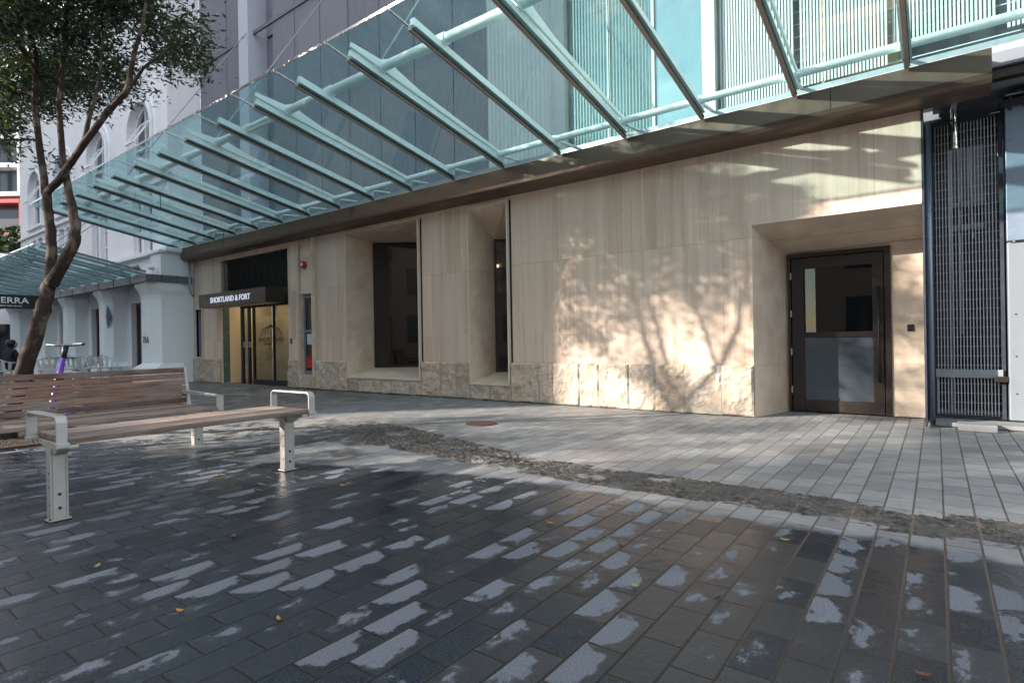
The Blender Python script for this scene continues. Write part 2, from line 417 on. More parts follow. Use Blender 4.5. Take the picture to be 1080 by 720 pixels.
def text(name, body, size, m, parent, X, right, up, ext=.006, spacing=1., align='LEFT', sx=1.):
    cu = bpy.data.curves.new(name, 'FONT'); cu.body = body; cu.size = size; cu.extrude = ext; cu.align_x = align
    cu.space_character = spacing; cu.offset = size * .012
    t = bpy.data.objects.new(name, cu); COL.objects.link(t)
    dg = bpy.context.evaluated_depsgraph_get()
    me = bpy.data.meshes.new_from_object(t.evaluated_get(dg)); me.name = name
    COL.objects.unlink(t); bpy.data.objects.remove(t)
    r = Vector(right).normalized(); u = Vector(up).normalized(); w = r.cross(u)
    mt = Matrix((r * sx, u, w)).transposed().to_4x4(); mt.translation = Vector(X)
    pr = parent
    while pr.parent: pr = pr.parent
    mt = Matrix.Translation(-pr.location) @ mt
    me.transform(mt); me.materials.clear(); me.materials.append(m)
    o = bpy.data.objects.new(name, me); COL.objects.link(o); o.parent = parent
    return o

D = 7.452
# ------------------------------------------------------------------ ground
g = MB(); NX, NY = 1, 1
g.quad((-160, -70, 0), (120, -70, 0), (120, 160, 0), (-160, 160, 0))
tag(g.build('plaza_paving', M['pave']), kind='structure')

def channel():
    x0, x1, y0, y1 = -7.0, 3.2, 3.42, 4.0
    nx, ny = 960, 66
    xs = np.linspace(x0, x1, nx); ys = np.linspace(y0, y1, ny)
    vs = []; 
    for j, y in enumerate(ys):
        for i, x in enumerate(xs):
            f = noise.fractal(Vector((x * 9, y * 14, 0)), 1., 2.1, 4)
            r = abs(noise.noise(Vector((x * 16 + 3, y * 22, 1))))
            fade = max(0, 1 - max(0., -x - 4.6) / 2.)
            lf = noise.noise(Vector((x * 2.2, y * 5, 4)))
            # ragged outline: sinks under the paving where worn
            e = min((y - y0) / .07, (y1 - y) / .07, 1) - (.55 if lf > .25 else 0) - (1 - fade) * .9
            dd = noise.voronoi(Vector((x * 13 + .5 * f, y * 21, .3)))[0]; st = min(.5, dd[1] - dd[0])
            z = -.010 + .012 * min(1, max(-.5, e)) + .004 * f + .028 * st * max(0, e) + .005 * r
            shift = -.13 * max(0, -x - 2.4)            # the band drifts a little towards the wall on the left
            wide = 1 + .42 * min(2.4, max(0, -x - 2.8))
            vs.append((x, y0 + (y - y0) * wide - shift * .5, z))
    fs = [(j * nx + i, j * nx + i + 1, (j + 1) * nx + i + 1, (j + 1) * nx + i) for j in range(ny - 1) for i in range(nx - 1)]
    b = MB(); b.add(vs, fs)
    return tag(b.build('stone_channel', M['strip'], smooth=False), kind='structure')
channel()

# ------------------------------------------------------------------ stone clad building
XL, XR = -16.9, -.105
B = thing('stone_building', 'pale travertine building with rough stone plinth, deep window openings and grey clad upper storeys', 'building', (-8., D, 0))
OB = tuple(B.location)
w = MB(OB)
T = .25; ZB = .645; ZT = 3.72
def wall(x0, x1, z0, z1, y0=D, y1=None): w.box(x0, x1, y0, y1 if y1 else y0 + T, z0, z1)
E0, E1 = -15.33, -12.12          # entrance
N0, N1 = -11.66, -11.05          # narrow window
A0, A1 = -9.87, -7.72            # big window
C0, C1 = -6.46, -5.63            # slim window
P0 = -1.82                       # door recess
for x0, x1 in ((XL, -16.74), (-16.36, E0), (E1, N0), (N1, A0), (A1, C0), (C1, P0)):
    wall(x0, x1, ZB, ZT)
wall(-16.74, -16.36, ZB, .70); wall(-16.74, -16.36, 2.03, ZT)
wall(E0, E1, 3.26, ZT); wall(A0, A1, 3.30, ZT); wall(C0, C1, 3.32, ZT); wall(P0, XR, 2.385, ZT)
wall(N0, N1, 3.36, ZT)
w.build('travertine_wall', M['trav'], B)

# rough plinth: each block a displaced grid
pl = MB(OB); rnd = random.Random(3)
def block(x0, x1, z0, z1):
    nx = max(5, int((x1 - x0) / .022)); nz = max(4, int((z1 - z0) / .022)); pl.cur = rnd.random()
    sd = rnd.random() * 50; bulge = rnd.uniform(.004, .02); vs = []
    for k in range(nz + 1):
        for i in range(nx + 1):
            x = x0 + (x1 - x0) * i / nx; z = z0 + (z1 - z0) * k / nz
            e = min(i, nx - i) * (x1 - x0) / nx; f = min(k, nz - k) * (z1 - z0) / nz
            m = min(1, min(e, f) / .014)
            d = m * (bulge + .030 * noise.fractal(Vector((x * 5 + sd, z * 5, sd)), .9, 2.2, 6) + .014 * abs(noise.noise(Vector((x * 15, z * 11, sd)))))
            vs.append((x, D - .034 - max(d, -.001), z))
    fs = [(k * (nx + 1) + i, k * (nx + 1) + i + 1, (k + 1) * (nx + 1) + i + 1, (k + 1) * (nx + 1) + i) for k in range(nz) for i in range(nx)]
    pl.add(vs, fs)
def blocks(x0, x1, z0, z1):
    n = max(1, round((x1 - x0) / .40)); c = [x0]
    for i in range(1, n): c.append(x0 + (x1 - x0) * (i + rnd.uniform(-.34, .34)) / n)
    c.append(x1)
    for a, b in zip(c, c[1:]): block(a + .002, b - .002, z0, z1)
    pl.cur = .45; pl.box(x0, x1, D - .028, D + T - .01, z0, z1)
blocks(XL, E0, .012, ZB); pl.build('split_stone_plinth', M['rough'], B, tone=True); pl = MB(OB)
for x0, x1 in ((E1, N0 - .02), (N1 + .03, A0 - .03), (A1 + .03, C0 - .03), (C1 + .03, P0)): blocks(x0, x1, .012, ZB)
blocks(N0 - .02, N1 + .03, .012, .30); blocks(A0 - .03, A1 + .03, .012, .285); blocks(C0 - .03, C1 + .03, .012, .265)
pl.build('split_stone_plinth', M['rough'], B, tone=True)

# folded window bays
def bay(x0, x1, zf0, zf1, yl, zb0, zb1, panes):
    r = MB(OB); x0 += .004; x1 -= .004
    dx, dy = math.cos(R_(36.9)), math.sin(R_(36.9))
    L = (x1 - x0) / dx; yr = yl + L * dy
    yf = D - .055
    a = (x0, yf, zf0); b = (x1, yf, zf0); c = (x1, yf, zf1); d = (x0, yf, zf1)
    ai = (x0, yl, zb0); bi = (x1, yr, zb0); ci = (x1, yr, zb1); di = (x0, yl, zb1)
    r.quad(a, ai, di, d)                       # left reveal
    r.quad(b, c, ci, bi)                       # right reveal
    r.tri(d, di, c); r.tri(di, ci, c)          # folded soffit
    r.tri(a, b, ai); r.tri(ai, b, bi)          # folded sill
    rv = r.build('window_reveal', M['lime'], B)
    f = MB(OB)
    f.box(x0 - .024, x0 - .002, yf - .012, D, zf0 - .024, zf1 + .024); f.box(x1 + .002, x1 + .024, yf - .012, D, zf0 - .024, zf1 + .024)
    f.box(x0 - .002, x1 + .002, yf - .012, D, zf1 + .002, zf1 + .024); f.box(x0 - .002, x1 + .002, yf - .012, D, zf0 - .024, zf0 - .002)
    f.build('window_trim', M['trim'], B, bevel=.003)
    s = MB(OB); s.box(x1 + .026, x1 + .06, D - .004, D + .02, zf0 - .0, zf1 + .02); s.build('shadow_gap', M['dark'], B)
    # frame and pane in the rotated plane
    wn = MB(OB); u = Vector((dx, dy, 0)); nrm = Vector((dy, -dx, 0)); o = Vector((x0, yl, 0))
    def bar(s0, s1, z0, z1, mb, th=.03, back=.0):
        c0 = o + u * (s0 + s1) / 2 + Vector((0, 0, (z0 + z1) / 2)) + nrm * back
        mb.obox(c0, u * (s1 - s0) / 2, nrm * th, Vector((0, 0, (z1 - z0) / 2)))
    z0, z1 = zb0 + .001, zb1 - .001
    lw = .045
    bar(0.005, lw, z0, z1, wn); bar(L - .05, L - .003, z0, z1, wn); bar(lw, L - .05, z0, z0 + .05, wn); bar(lw, L - .05, z1 - .05, z1, wn)
    wo = wn.build('window', M['dbronze'], B)
    if panes:
        q = MB(OB); bar(lw, lw + .30, z0 + .05, z1 - .05, q, .012); q.build('side_panel', M['dbronze'], wo)
        lw += .30
    q = MB(OB); bar(lw, L - .05, z0 + .05, z1 - .05, q, .006); q.build('pane', M['dglass'], wo)
    return o, u, nrm, L
bay(A0, A1, .31, 3.285, 8.12, .47, 3.20, True)
bay(C0, C1, .285, 3.30, 8.10, .44, 2.86, False)
# interior behind the windows
it = MB(OB); it.box(-10.4, -4.6, 13.2, 13.3, 0, 3.9); it.box(-10.5, -10.4, 8.2, 13.3, 0, 3.9); it.box(-4.6, -4.5, 7.8, 13.3, 0, 3.9)
it.box(-10.4, -4.6, 8.2, 13.2, .0, .05)
it.build('interior_wall', M['darkred'], B)
ic = MB(OB); ic.box(-10.39, -4.61, 8.25, 13.2, 3.55, 3.62); ic.box(-10.39, -8.2, 10.6, 12.8, 2.75, 2.85); ic.box(-10.39, -4.61, 12.8, 13.19, 2.4, 3.5)
ic.build('interior_ceiling', M['ceil'], B)
M['fillglow'] = m_emit('added_fill_glow', (1., .78, .55), 1.2)  # glow strips added to brighten the ceilings behind the windows
for q in ((-9.6, -8.4, 9.9, 10.0, 3.53, 3.549), (-10.3, -8.3, 10.55, 10.59, 2.76, 2.82), (-7.4, -6.2, 9.6, 9.7, 3.53, 3.549)):
    l = MB(OB); l.box(*q); l.build('added_ceiling_glow', M['fillglow'], B)
for x, y, z in ((-9.5, 10.2, 3.545), (-8.9, 11.0, 2.745), (-9.6, 11.6, 2.745), (-7.9, 11.2, 3.545)):
    l = MB(OB); l.tube([(x, y, z), (x, y, z - .02)], .045, 10); l.build('downlight_or_fill', M['spot'], B)
sh = MB(OB); sh.box(-9.3, -8.7, 12.0, 12.4, .05, 1.9); sh.box(-8.1, -7.3, 11.6, 12.1, .05, 1.1); sh.build('interior_fitting', M['dbronze'], B)

# door recess
r = MB(OB)
DY = 8.30
r.quad((P0, D, 0), (-1.60, DY, 0), (-1.60, DY, 2.10), (P0, D, 2.385))
r.quad((P0, D, 2.385), (-1.60, DY, 2.10), (XR, DY, 2.13), (XR, D, 2.385))
r.box(-.435, XR, DY - .02, DY + .2, .012, 2.128)
r.box(-1.61, -1.585, DY, DY + .06, 0, 2.10); r.box(-1.585, -.435, DY - .0, DY + .2, 2.092, 2.25)
r.box(P0 - .035, P0, D - .02, D + .02, .012, 2.42)
r.build('door_recess', M['lime'], B)
tr = MB(OB); tr.box(P0 - .04, XR, D - .022, D - .002, 2.388, 2.412); tr.build('lintel_trim', M['trim'], B, bevel=.003)
bk = MB(OB); bk.box(P0 - .02, XR, DY + .2, DY + .25, 0, 3.6); bk.box(P0 + .002, -.12, D + .3, DY + .18, 2.46, 2.5); bk.build('backing_wall', M['dark'], B)
# double framed glass door
dr = MB(OB); y0 = DY - .045; y1 = DY + .03
dr.box(-1.583, -1.545, y0, y1, 0.01, 2.088); dr.box(-.50, -.437, y0, y1, .01, 2.088); dr.box(-1.545, -.50, y0, y1, 2.035, 2.088)
door = dr.build('door', M['dbronze'], B, bevel=.003)
lf = MB(OB); y0 = DY - .03; y1 = DY + .02
lf.box(-1.535, -1.39, y0, y1, .018, 2.025); lf.box(-.625, -.51, y0, y1, .018, 2.025)
lf.box(-1.39, -.625, y0, y1, 1.885, 2.025); lf.box(-1.39, -.625, y0, y1, .018, .165); lf.box(-1.39, -.625, y0, y1, .985, 1.05)
lf.build('door_leaf', M['dbronze'], door, bevel=.003)
for z0, z1 in ((.167, .983), (1.052, 1.883)):
    p = MB(OB); p.box(-1.388, -.627, DY - .012, DY - .002, z0, z1); p.build('door_pane', M['dglass'] if z0 > 1 else M['frost'], door)
for z in (.3, .8, 1.3, 1.8):
    p = MB(OB); p.tube([(-1.541, DY - .052, z - .045), (-1.541, DY - .052, z + .045)], .011, 8); p.build('hinge', M['stain'], door)
p = MB(OB); p.tube([(-.56, DY - .09, .42), (-.56, DY - .09, 1.60)], .015, 10)
for z in (.5, 1.52): p.tube([(-.56, DY - .09, z), (-.56, DY - .02, z)], .009, 8)
p.build('handle', M['black'], door, smooth=True)
lob = MB(OB); lob.box(-1.7, -.3, 10.4, 10.5, 0, 2.5); lob.box(-1.68, -1.62, 8.55, 10.4, 0, 2.5); lob.box(-.4, -.34, 8.55, 10.4, 0, 2.5); lob.box(-1.7, -.3, 8.56, 10.4, 2.2, 2.26)
bk2 = lob.build('lobby_wall', M['lobby'], B)
l = MB(OB); l.tube([(-1.2, 9.3, 2.195), (-1.2, 9.3, 2.175)], .05, 10); l.build('downlight_or_fill', M['spot'], B)  # fill lamp added so the lobby shows less black through the door pane
cr = MB((-.245, DY - .03, 1.08)); cr.box(-.278, -.212, DY - .036, DY - .0215, 1.04, 1.12)
tag(cr.build('card_reader', M['black'], bevel=.003), 'small square black card reader on the stone beside the glass door', 'card reader')
cr = MB((-12.0, D, 1.08)); cr.box(-12.03, -11.985, D - .018, D - .001, 1.02, 1.14)
tag(cr.build('door_intercom', M['black'], bevel=.003), 'slim black intercom on the travertine right of the lit entrance', 'intercom')

# entrance bay
en = MB(OB)
en.box(E0 + .004, E0 + .02, D + .003, 7.49, 0, 3.255); en.build('entrance_jamb', M['lime'], B); en = MB(OB); en.box(E1 - .004, E1 + .02, D + .255, 9.0, 0, 3.255)
en.build('entrance_jamb', M['lime'], B)
lv = MB(OB)
for k in range(17):
    z = 2.42 + k * .05
    lv.prism([(E0 + .03, D + .06, z), (E0 + .03, D + .13, z + .04), (E0 + .03, D + .13, z + .05), (E0 + .03, D + .06, z + .012)], (E1 - E0 - .04, 0, 0))
lv.box(E0 + .03, E1 - .002, D + .17, D + .19, 2.27, 3.26)
lv.build('louvre', M['black'], B)
ew = MB(OB)
ew.box(E0 + .03, E1, 8.9, 8.95, 0, 2.5); ew.box(E0 - .05, E0 + .022, 7.67, 8.9, 0, 2.5); ew.box(E1 - .02, E1 + .1, 7.72, 8.9, 0, 2.5)
ew.build('vestibule_wall', M['ivory'], B)
ef = MB(OB); ef.box(E0 + .03, E1 + .08, D + .262, 8.9, 2.26, 2.36); ef.build('vestibule_ceiling', M['ceil'], B)
for x in (-14.8, -14.0, -13.2):
    l = MB(OB); l.box(x - .14, x + .14, 8.2, 8.42, 2.235, 2.258); l.build('ceiling_lamp', M['warmlamp'], B)
jd = MB(OB); jd.box(E0 + .004, E0 + .03, 7.492, 7.668, .02, 2.36); jd.build('glass_side_panel', M['jade'], B)
ed = MB(OB); Y = 7.66
for x, hw in ((-14.60, .05), (-14.26, .035), (-14.03, .028), (-13.09, .010)): ed.box(x - hw, x + hw, Y - .03, Y + .03, 0, 2.3)
ed.box(-14.65, E1 - .005, Y - .035, Y + .035, 1.97, 2.3); ed.box(-14.0, E1 - .005, Y - .028, Y + .028, 0, .13)
edo = ed.build('entrance_door', M['black'], B)
for x0, x1 in ((-13.998, -13.102), (-13.078, E1 - .01)):
    p = MB(OB); p.box(x0, x1, Y - .006, Y + .006, .13, 1.97); p.build('pane', M['pane'], edo)
p = MB(OB); p.box(-14.545, -14.3, Y - .006, Y + .006, .02, 1.97); p.build('pane', M['pane'], edo)
for x in (-14.41, -14.14):
    p = MB(OB); p.box(x - .015, x + .015, Y - .08, Y - .035, .95, 1.10); p.build('handle', M['stain'], edo)
em = MB(OB); cx, zt = -13.22, 1.50
for k, (dx, z0) in enumerate(((-.46, 1.24), (-.30, 1.26), (-.15, 1.28), (0, 1.22), (.15, 1.28), (.30, 1.26), (.46, 1.24))):
    em.tube([(cx, Y - .012, zt), (cx + dx * .80, Y - .012, zt - .10), (cx + dx, Y - .012, z0)], .009, 5)
em.tube([(cx, Y - .012, zt - .01), (cx, Y - .012, zt + .05)], .009, 5)
em.build('emblem', M['black'], edo)
text('door_lettering', 'SHORTLAND', .15, M['black'], edo, (-13.80, Y - .012, 1.09), (1, 0, 0), (0, 0, 1), .002, 1.2, sx=1.15)
text('door_lettering', '& FORT', .09, M['black'], edo, (-13.50, Y - .012, 1.00), (1, 0, 0), (0, 0, 1), .002)
# narrow window
nw = MB(OB)
nw.box(N0 + .003, N0 + .02, D - .02, D + .2, .3, 2.15); nw.box(N0, N1, D + .0, D + .2, .28, .302)
nw.box(N0 + .003, N1 - .003, D + .03, D + .2, 2.15, 3.355)
nw.box(N0 - .022, N0, D - .045, D, .28, 3.36); nw.box(N1, N1 + .03, D - .10, D - .003, .28, 3.36)
nw.build('window_reveal', M['lime'], B)
nf = MB(OB)
Y = D + .085
nf.box(-11.62, -11.575, Y, Y + .04, .303, 2.15); nf.box(-11.10, -11.055, Y, Y + .04, .303, 2.15); nf.box(-11.575, -11.1, Y, Y + .04, .303, .40); nf.box(-11.575, -11.1, Y, Y + .04, 2.06, 2.15); nf.box(-11.575, -11.1, Y, Y + .04, 1.28, 1.33)
nwo = nf.build('window', M['palewall'], B)
p = MB(OB); p.box(-11.575, -11.1, Y + .015, Y + .025, .40, 2.06); p.build('pane', M['dglass'], nwo)
p = MB(OB); p.box(-11.52, -11.16, Y + .004, Y + .01, 1.00, 1.24); p.build('notice', M['noticeblue'], nwo)
p = MB(OB); p.box(-11.54, -11.16, Y + .004, Y + .01, .46, .72); p.build('notice', M['red'], nwo)
bb = MB(OB); bb.box(-11.9, -10.6, D + .6, D + .65, 0, 2.3); bb.build('interior_wall', M['dark'], B)
# small window at the left end
sw = MB(OB)
sw.box(-16.78, -16.74, D - .04, D + .1, .66, 2.07); sw.box(-16.36, -16.32, D - .04, D + .1, .66, 2.07); sw.box(-16.74, -16.36, D - .04, D + .1, 2.03, 2.07); sw.box(-16.74, -16.36, D - .04, D + .1, .66, .70)
swo = sw.build('window', M['trim'], B)
p = MB(OB); p.box(-16.74, -16.36, D + .12, D + .14, .70, 2.03); p.build('pane', M['dglass'], swo)
p = MB(OB); p.box(-16.735, -16.69, D + .05, D + .1, .705, 2.025); p.box(-16.41, -16.365, D + .05, D + .1, .705, 2.025); p.build('inner_frame', M['bluesteel'], swo)

# grey clad storeys above
TY = 7.76; TZ = 15.
c = MB(OB)
c.box(-16.95, -14.46, TY, TY + .3, 3.9, 9.0); c.box(-16.95, -14.46, TY, TY + .3, 9.08, TZ)
c.box(-13.99, -13.12, TY + .35, TY + .6, 3.9, 9.0); c.box(-13.99, -13.12, TY + .35, TY + .6, 9.08, TZ)
xs = [-13.12, -12.16, -11.15, -10.14, -9.12, -8.1, -7.08, -6.25]
for a, b in zip(xs, xs[1:]):
    c.box(a + .012, b - .012, TY, TY + .3, 3.9, 9.0); c.box(a + .012, b - .012, TY, TY + .3, 9.08, TZ)
c.build('ribbed_cladding', M['clad'], B)
c = MB(OB); c.box(-16.95, 4., TY + .36 + .25, TY + .7, 3.75, TZ); c.build('backing_wall', M['dark'], B)
c = MB(OB); c.box(-16.95, -6.25, TY - .03, TY + .02, 9.0, 9.08)
for x in (-15.4, -12.16, -10.14): c.box(x - .012, x + .012, TY - .012, TY, 3.9, TZ)
c.build('cladding_joint', M['gutter'], B)
c = MB(OB); c.box(-14.46, -13.99, TY - .16, TY + .5, 3.9, TZ); c.build('pale_column', M['palecol'], B)
c = MB(OB); c.box(-6.25, -4.85, TY - .02, TY + .3, 3.9, TZ); c.build('pale_ribbed_cladding', M['cladp'], B)
c = MB(OB); c.box(-4.80, -4.62, TY - .12, TY + .3, 3.9, TZ); c.box(-2.47, -2.30, TY - .12, TY + .3, 3.9, TZ); c.build('pale_column', M['slat'], B)
c = MB(OB)
c.box(-4.6, -2.49, TY + .02, TY + .06, 3.95, TZ)
gz = c.build('curtain_glazing', M['teal'], B)
c = MB(OB)
for x in (-3.9, -3.2): c.box(x - .02, x + .02, TY - .02, TY + .02, 3.95, TZ)
c.build('mullion', M['galv'], gz)
c = MB(OB); x = -4.58
while x < -3.25:
    c.box(x, x + .008, TY - .03, TY - .01, 3.98, TZ); x += .052
c.build('fine_bars', M['jade'], gz)
# slat screen
c = MB(OB); x = -2.26; k = 0
while x < 5.0:
    ang = .0
    seg = int((x + 2.26) / .95)
    dy = [0., -.05, .02, -.09, 0.03, -.06, 0, -.05][seg % 8]
    zz = [3.98, 4.05, 4.28, 4.10, 4.4, 4.05, 4.2, 4.1][seg % 8]
    if abs(((x + 2.26) / .95) % 1 - .97) > .035:
        c.box(x, x + .022, TY - .02 + dy, TY + .02 + dy, zz, TZ)
    x += .036
c.build('slat_screen', M['slat'], B)
c = MB(OB)
for k in range(70): z = 4.1 + k * .155; c.box(-2.26, 5., TY + .05, TY + .056, z, z + .012)
c.build('screen_mesh', M['grate'], B)
c = MB(OB); c.box(-2.3, 5., TY + .3, TY + .34, 3.95, TZ); c.build('inner_wall', M['palewall'], B)
c = MB(OB); c.box(-1.1, -.3, TY + .2, TY + .28, 3.95, 6.4); c.build('yellow_panel', simple('ochre_panel', (.5, .33, .1), .6), B)
# service bay to the right of the stone wall
c = MB(OB); c.box(XR + .001, XR + .02, D - .01, DY + .3, 0.02, 3.45)
c.build('wall_edge_plate', M['dbluesteel'], B)
c = MB(OB); c.tube([(-.055, 7.95, .0), (-.055, 7.95, 3.36)], .036, 12); c.build('corner_post', M['bluesteel'], B, smooth=True)
gY = 8.15
c = MB(OB)
c.box(-.035, .0, gY - .03, gY + .03, .06, 3.42); c.box(.565, .60, gY - .03, gY + .03, .06, 3.42); c.box(0, .565, gY - .03, gY + .03, 3.37, 3.42); c.box(0, .565, gY - .03, gY + .03, .06, .09)
gate = c.build('grating_gate', M['dbluesteel'], B)
c = MB(OB); c.box(-.01, .575, gY - .06, gY + .01, .51, .60); c.box(0, .015, gY - .034, gY - .0, .09, .5); c.build('gate_rail', M['galv'], gate)
c = MB(OB)
x = .012
while x < .56:
    c.box(x, x + .009, gY - .02, gY + .015, .6, 3.37); c.box(x, x + .009, gY - .02, gY + .015, .09, .51); x += .029
z = .12
while z < 3.36:
    c.box(.0, .565, gY + .0, gY + .005, z, z + .005); z += .105
c.build('grating_bar', M['grate'], gate)
c = MB(OB); c.box(.005, .12, gY + .03, gY + .05, .62, 3.37); c.box(.44, .56, gY + .03, gY + .05, .62, 3.37); c.box(.0, .56, gY + .03, gY + .05, 3.1, 3.37)
c.build('side_sheet', M['dbluesteel'], gate)
c = MB(OB); c.box(.50, .62, gY - .10, gY - .03, .47, .53); c.build('latch', M['dbronze'], gate, bevel=.004)
c = MB(OB); c.box(-.3, 4., 9.6, 9.65, 0, 3.7); c.box(-.32, -.3, 8.3, 9.6, 0, 3.7); c.build('plant_room_wall', M['dark'], B)
c = MB(OB)
c.tube([(.14, 9.0, 0), (.14, 9.0, 3.6)], .035, 8); c.tube([(.25, 9.2, 1.0), (.25, 9.2, 3.6)], .02, 8); c.tube([(.38, 9.2, 2.2), (.34, 9.1, 3.5)], .018, 8)
c.tube([(0, 9.1, 2.6), (.7, 9.1, 2.66)], .03, 8); c.box(.1, .6, 9.1, 9.2, 2.3, 2.36); c.box(.1, .7, 9.2, 9.3, 2.62, 2.9)
c.box(-.2, .8, 9.3, 9.34, 2.75, 3.6)
c.build('service_pipe', M['galv'], B)
c = MB(OB); c.box(.62, 4., 8.05, 8.35, .06, 1.97); c.build('painted_wall', M['palewall'], B, bevel=.01)
c = MB(OB)
for x in (.68, .86): 
    for z in (.35, .75, 1.2): c.tube([(x, 8.05, z), (x, 8.042, z)], .008, 8)
c.build('bolt', M['dbluesteel'], B)
c = MB(OB); c.box(.615, .79, 8.0, 8.03, 1.98, 3.42); c.box(.69, .715, 8.03, 8.2, 1.98, 3.42); c.box(.615, .79, 8.2, 8.23, 1.98, 3.42)
c.build('steel_column', M['bluesteel'], B, bevel=.003)
c = MB(OB); c.box(.56, 1.1, 7.95, 8.25, 3.43, 3.47); c.box(.60, 1.0, 7.92, 8.2, 3.49, 3.53); c.tube([(.66, 7.98, 3.36), (.66, 7.98, 3.58)], .018, 8); c.tube([(.78, 7.98, 3.36), (.78, 7.98, 3.58)], .018, 8)
c.box(.58, .98, 7.93, 8.15, 3.40, 3.425)
c.build('column_bracket', M['dbluesteel'], B, bevel=.003)
c = MB(OB); c.box(-.1, 5., 8.46, 8.5, 3.2, 4.0); c.box(3.98, 4.02, 7.5, 8.46, 0, 4.); c.build('plant_room_header', M['gutter'], B)
c = MB(OB); c.box(.0, 4., 7.74, 8.4, 3.60, 3.66); c.build('service_soffit', M['galv'], B)
c = MB(OB); c.box(.47, 4., 7.45, 7.6, 3.66, 3.80); c.build('blue_fascia', M['palewall'], B)
c = MB(OB); c.box(.47, 4., 7.5, 7.62, 3.56, 3.655); c.build('dark_beam', M['dbronze'], B)
c = MB(OB); c.box(-.02, 4., 7.66, 8.04, 0.006, .05)
c.build('threshold_slab', M['concrete'], B, bevel=.006)
c = MB((.32, 7.5, 0)); c.box(.17, .48, 7.40, 7.64, .002, .075)
tag(c.build('concrete_block', M['concrete'], bevel=.008), 'low worn concrete block on the paving in front of the steel grating gate', 'block')
c = MB((.18, 7.9, 3.)); c.tube([(.184, 7.9, 3.60), (.184, 7.9, 3.04)], .03, 14); c.tube([(.184, 7.9, 3.32), (.184, 7.9, 3.05)], .033, 14)
c.tube([(.184, 7.9, 3.055), (.184, 7.9, 3.02)], .04, 14)
tag(c.build('overflow_pipe', M['chrome'], smooth=True, bevel=.002), 'short polished metal pipe hanging from the canopy gutter before the grating', 'pipe')

# ------------------------------------------------------------------ fire bell and entrance sign box
fb = thing('alarm_bell', 'round red alarm sounder on the stone panel above the narrow window', 'alarm', (-11.47, D + .01, 2.81))
of = tuple(fb.location)
c = MB(of); c.tube([(-11.47, D + .015, 2.81), (-11.47, D - .03, 2.81), (-11.47, D - .05, 2.81)], [.088, .088, .075], 20); c.build('bell_body', M['red'], fb)
c = MB(of); c.tube([(-11.47, D - .05, 2.81), (-11.47, D - .06, 2.81)], .035, 14); c.build('centre_cap', M['paper'], fb)
sb = thing('entrance_canopy', 'flat dark bronze canopy box with white lettering over the lit entrance door', 'entrance canopy', (-13.7, D, 1.97))
ob = tuple(sb.location)
c = MB(ob); c.box(-15.38, -12.16, 6.914, D - .062, 1.99, 2.33); c.build('fascia_box', M['dbronze'], sb, bevel=.004)
c = MB(ob); c.box(-15.2, -12.3, 7.0, 7.3, 1.975, 1.988); c.build('soffit_panel', M['ivory'], sb)
text('lettering', 'SHORTLAND & FORT', .19, M['letterglow'], sb, (-14.75, 6.908, 2.09), (1, 0, 0), (0, 0, 1), .005, 1.05, sx=1.02)

# ------------------------------------------------------------------ glass canopy
GC = thing('glass_canopy', 'long sloping glass canopy on steel rafters with bronze gutter beam along the stone facade', 'canopy', (-8., 7.1, 3.7))
og = tuple(GC.location)
prof = [(7.12, 3.735), (7.12, 3.50), (7.135, 3.455), (7.17, 3.42), (7.22, 3.405), (7.30, 3.395), (7.451, 3.385), (7.451, 3.735)]
c = MB(og); c.prism([(-17.2, y, z) for y, z in prof], (17.66, 0, 0)); c.build('gutter_beam', M['bronze'], GC)
c = MB(og)
for x in (-13.6, -9.3, -5.0, -.9): c.box(x - .003, x + .003, 7.117, 7.2, 3.50, 3.737)
c.build('beam_joint', M['dark'], GC)
Yo, Zo, Yi, Zi = 3.85, 4.37, 7.13, 3.745
sl = (Zi - Zo) / (Yi - Yo); sv = Vector((0, 1, sl)).normalized(); nv = Vector((0, -sl, 1)).normalized()
def zc(y): return Zo + (y - Yo) * sl
def sbar(mb, x, y0, y1, hw, d0, d1):   # sloping bar between canopy distances d0..d1 above the glass plane
    m = (y0 + y1) / 2; cc = Vector((x, m, zc(m))) + nv * (d0 + d1) / 2
    mb.obox(cc, (hw, 0, 0), sv * ((y1 - y0) / 2 / sv.y), nv * ((d1 - d0) / 2))
XS = [-.204 - 1.045 * k for k in range(-2, 17)]      # rafter positions
XS.sort(reverse=True)
for k, x in enumerate(XS):
    idx = k - 2
    big = idx % 2 == 1
    c = MB(og)
    sbar(c, x, 4.16, 7.05, .028, .035, .115)
    sbar(c, x, 4.18, 7.05, .045, .022, .036)
    if big:
        y0, y1 = 4.12, 7.05
        pts = [(y0, .115), (y0, .17), (4.55, .22), (4.66, .30), (4.8, .24), (5.2, .19), (y1, .16), (y1, .115)]
        c.prism([Vector((x - .011 + .05, y, zc(y))) + nv * d for y, d in pts], (.022, 0, 0))
    c.build('rafter', M['steelp'], GC)
    c = MB(og); sbar(c, x, 4.14, 7.09, .019, -.040, -.006); c.build('cover_strip', M['strip_under'], GC)
    c = MB(og); sbar(c, x + .024, 4.16, 7.08, .003, -.026, -.001); c.build('gasket', M['black'], GC)
    c = MB(og); sbar(c, x - .023, 4.16, 7.08, .003, -.034, -.004); c.build('strip_highlight', M['edge'], GC)  # bright bar painting the highlight line beside the cover strip
    c = MB(og); sbar(c, x, Yo + .01, 4.14, .013, -.010, -.002); c.build('glass_joint', M['edge'], GC)
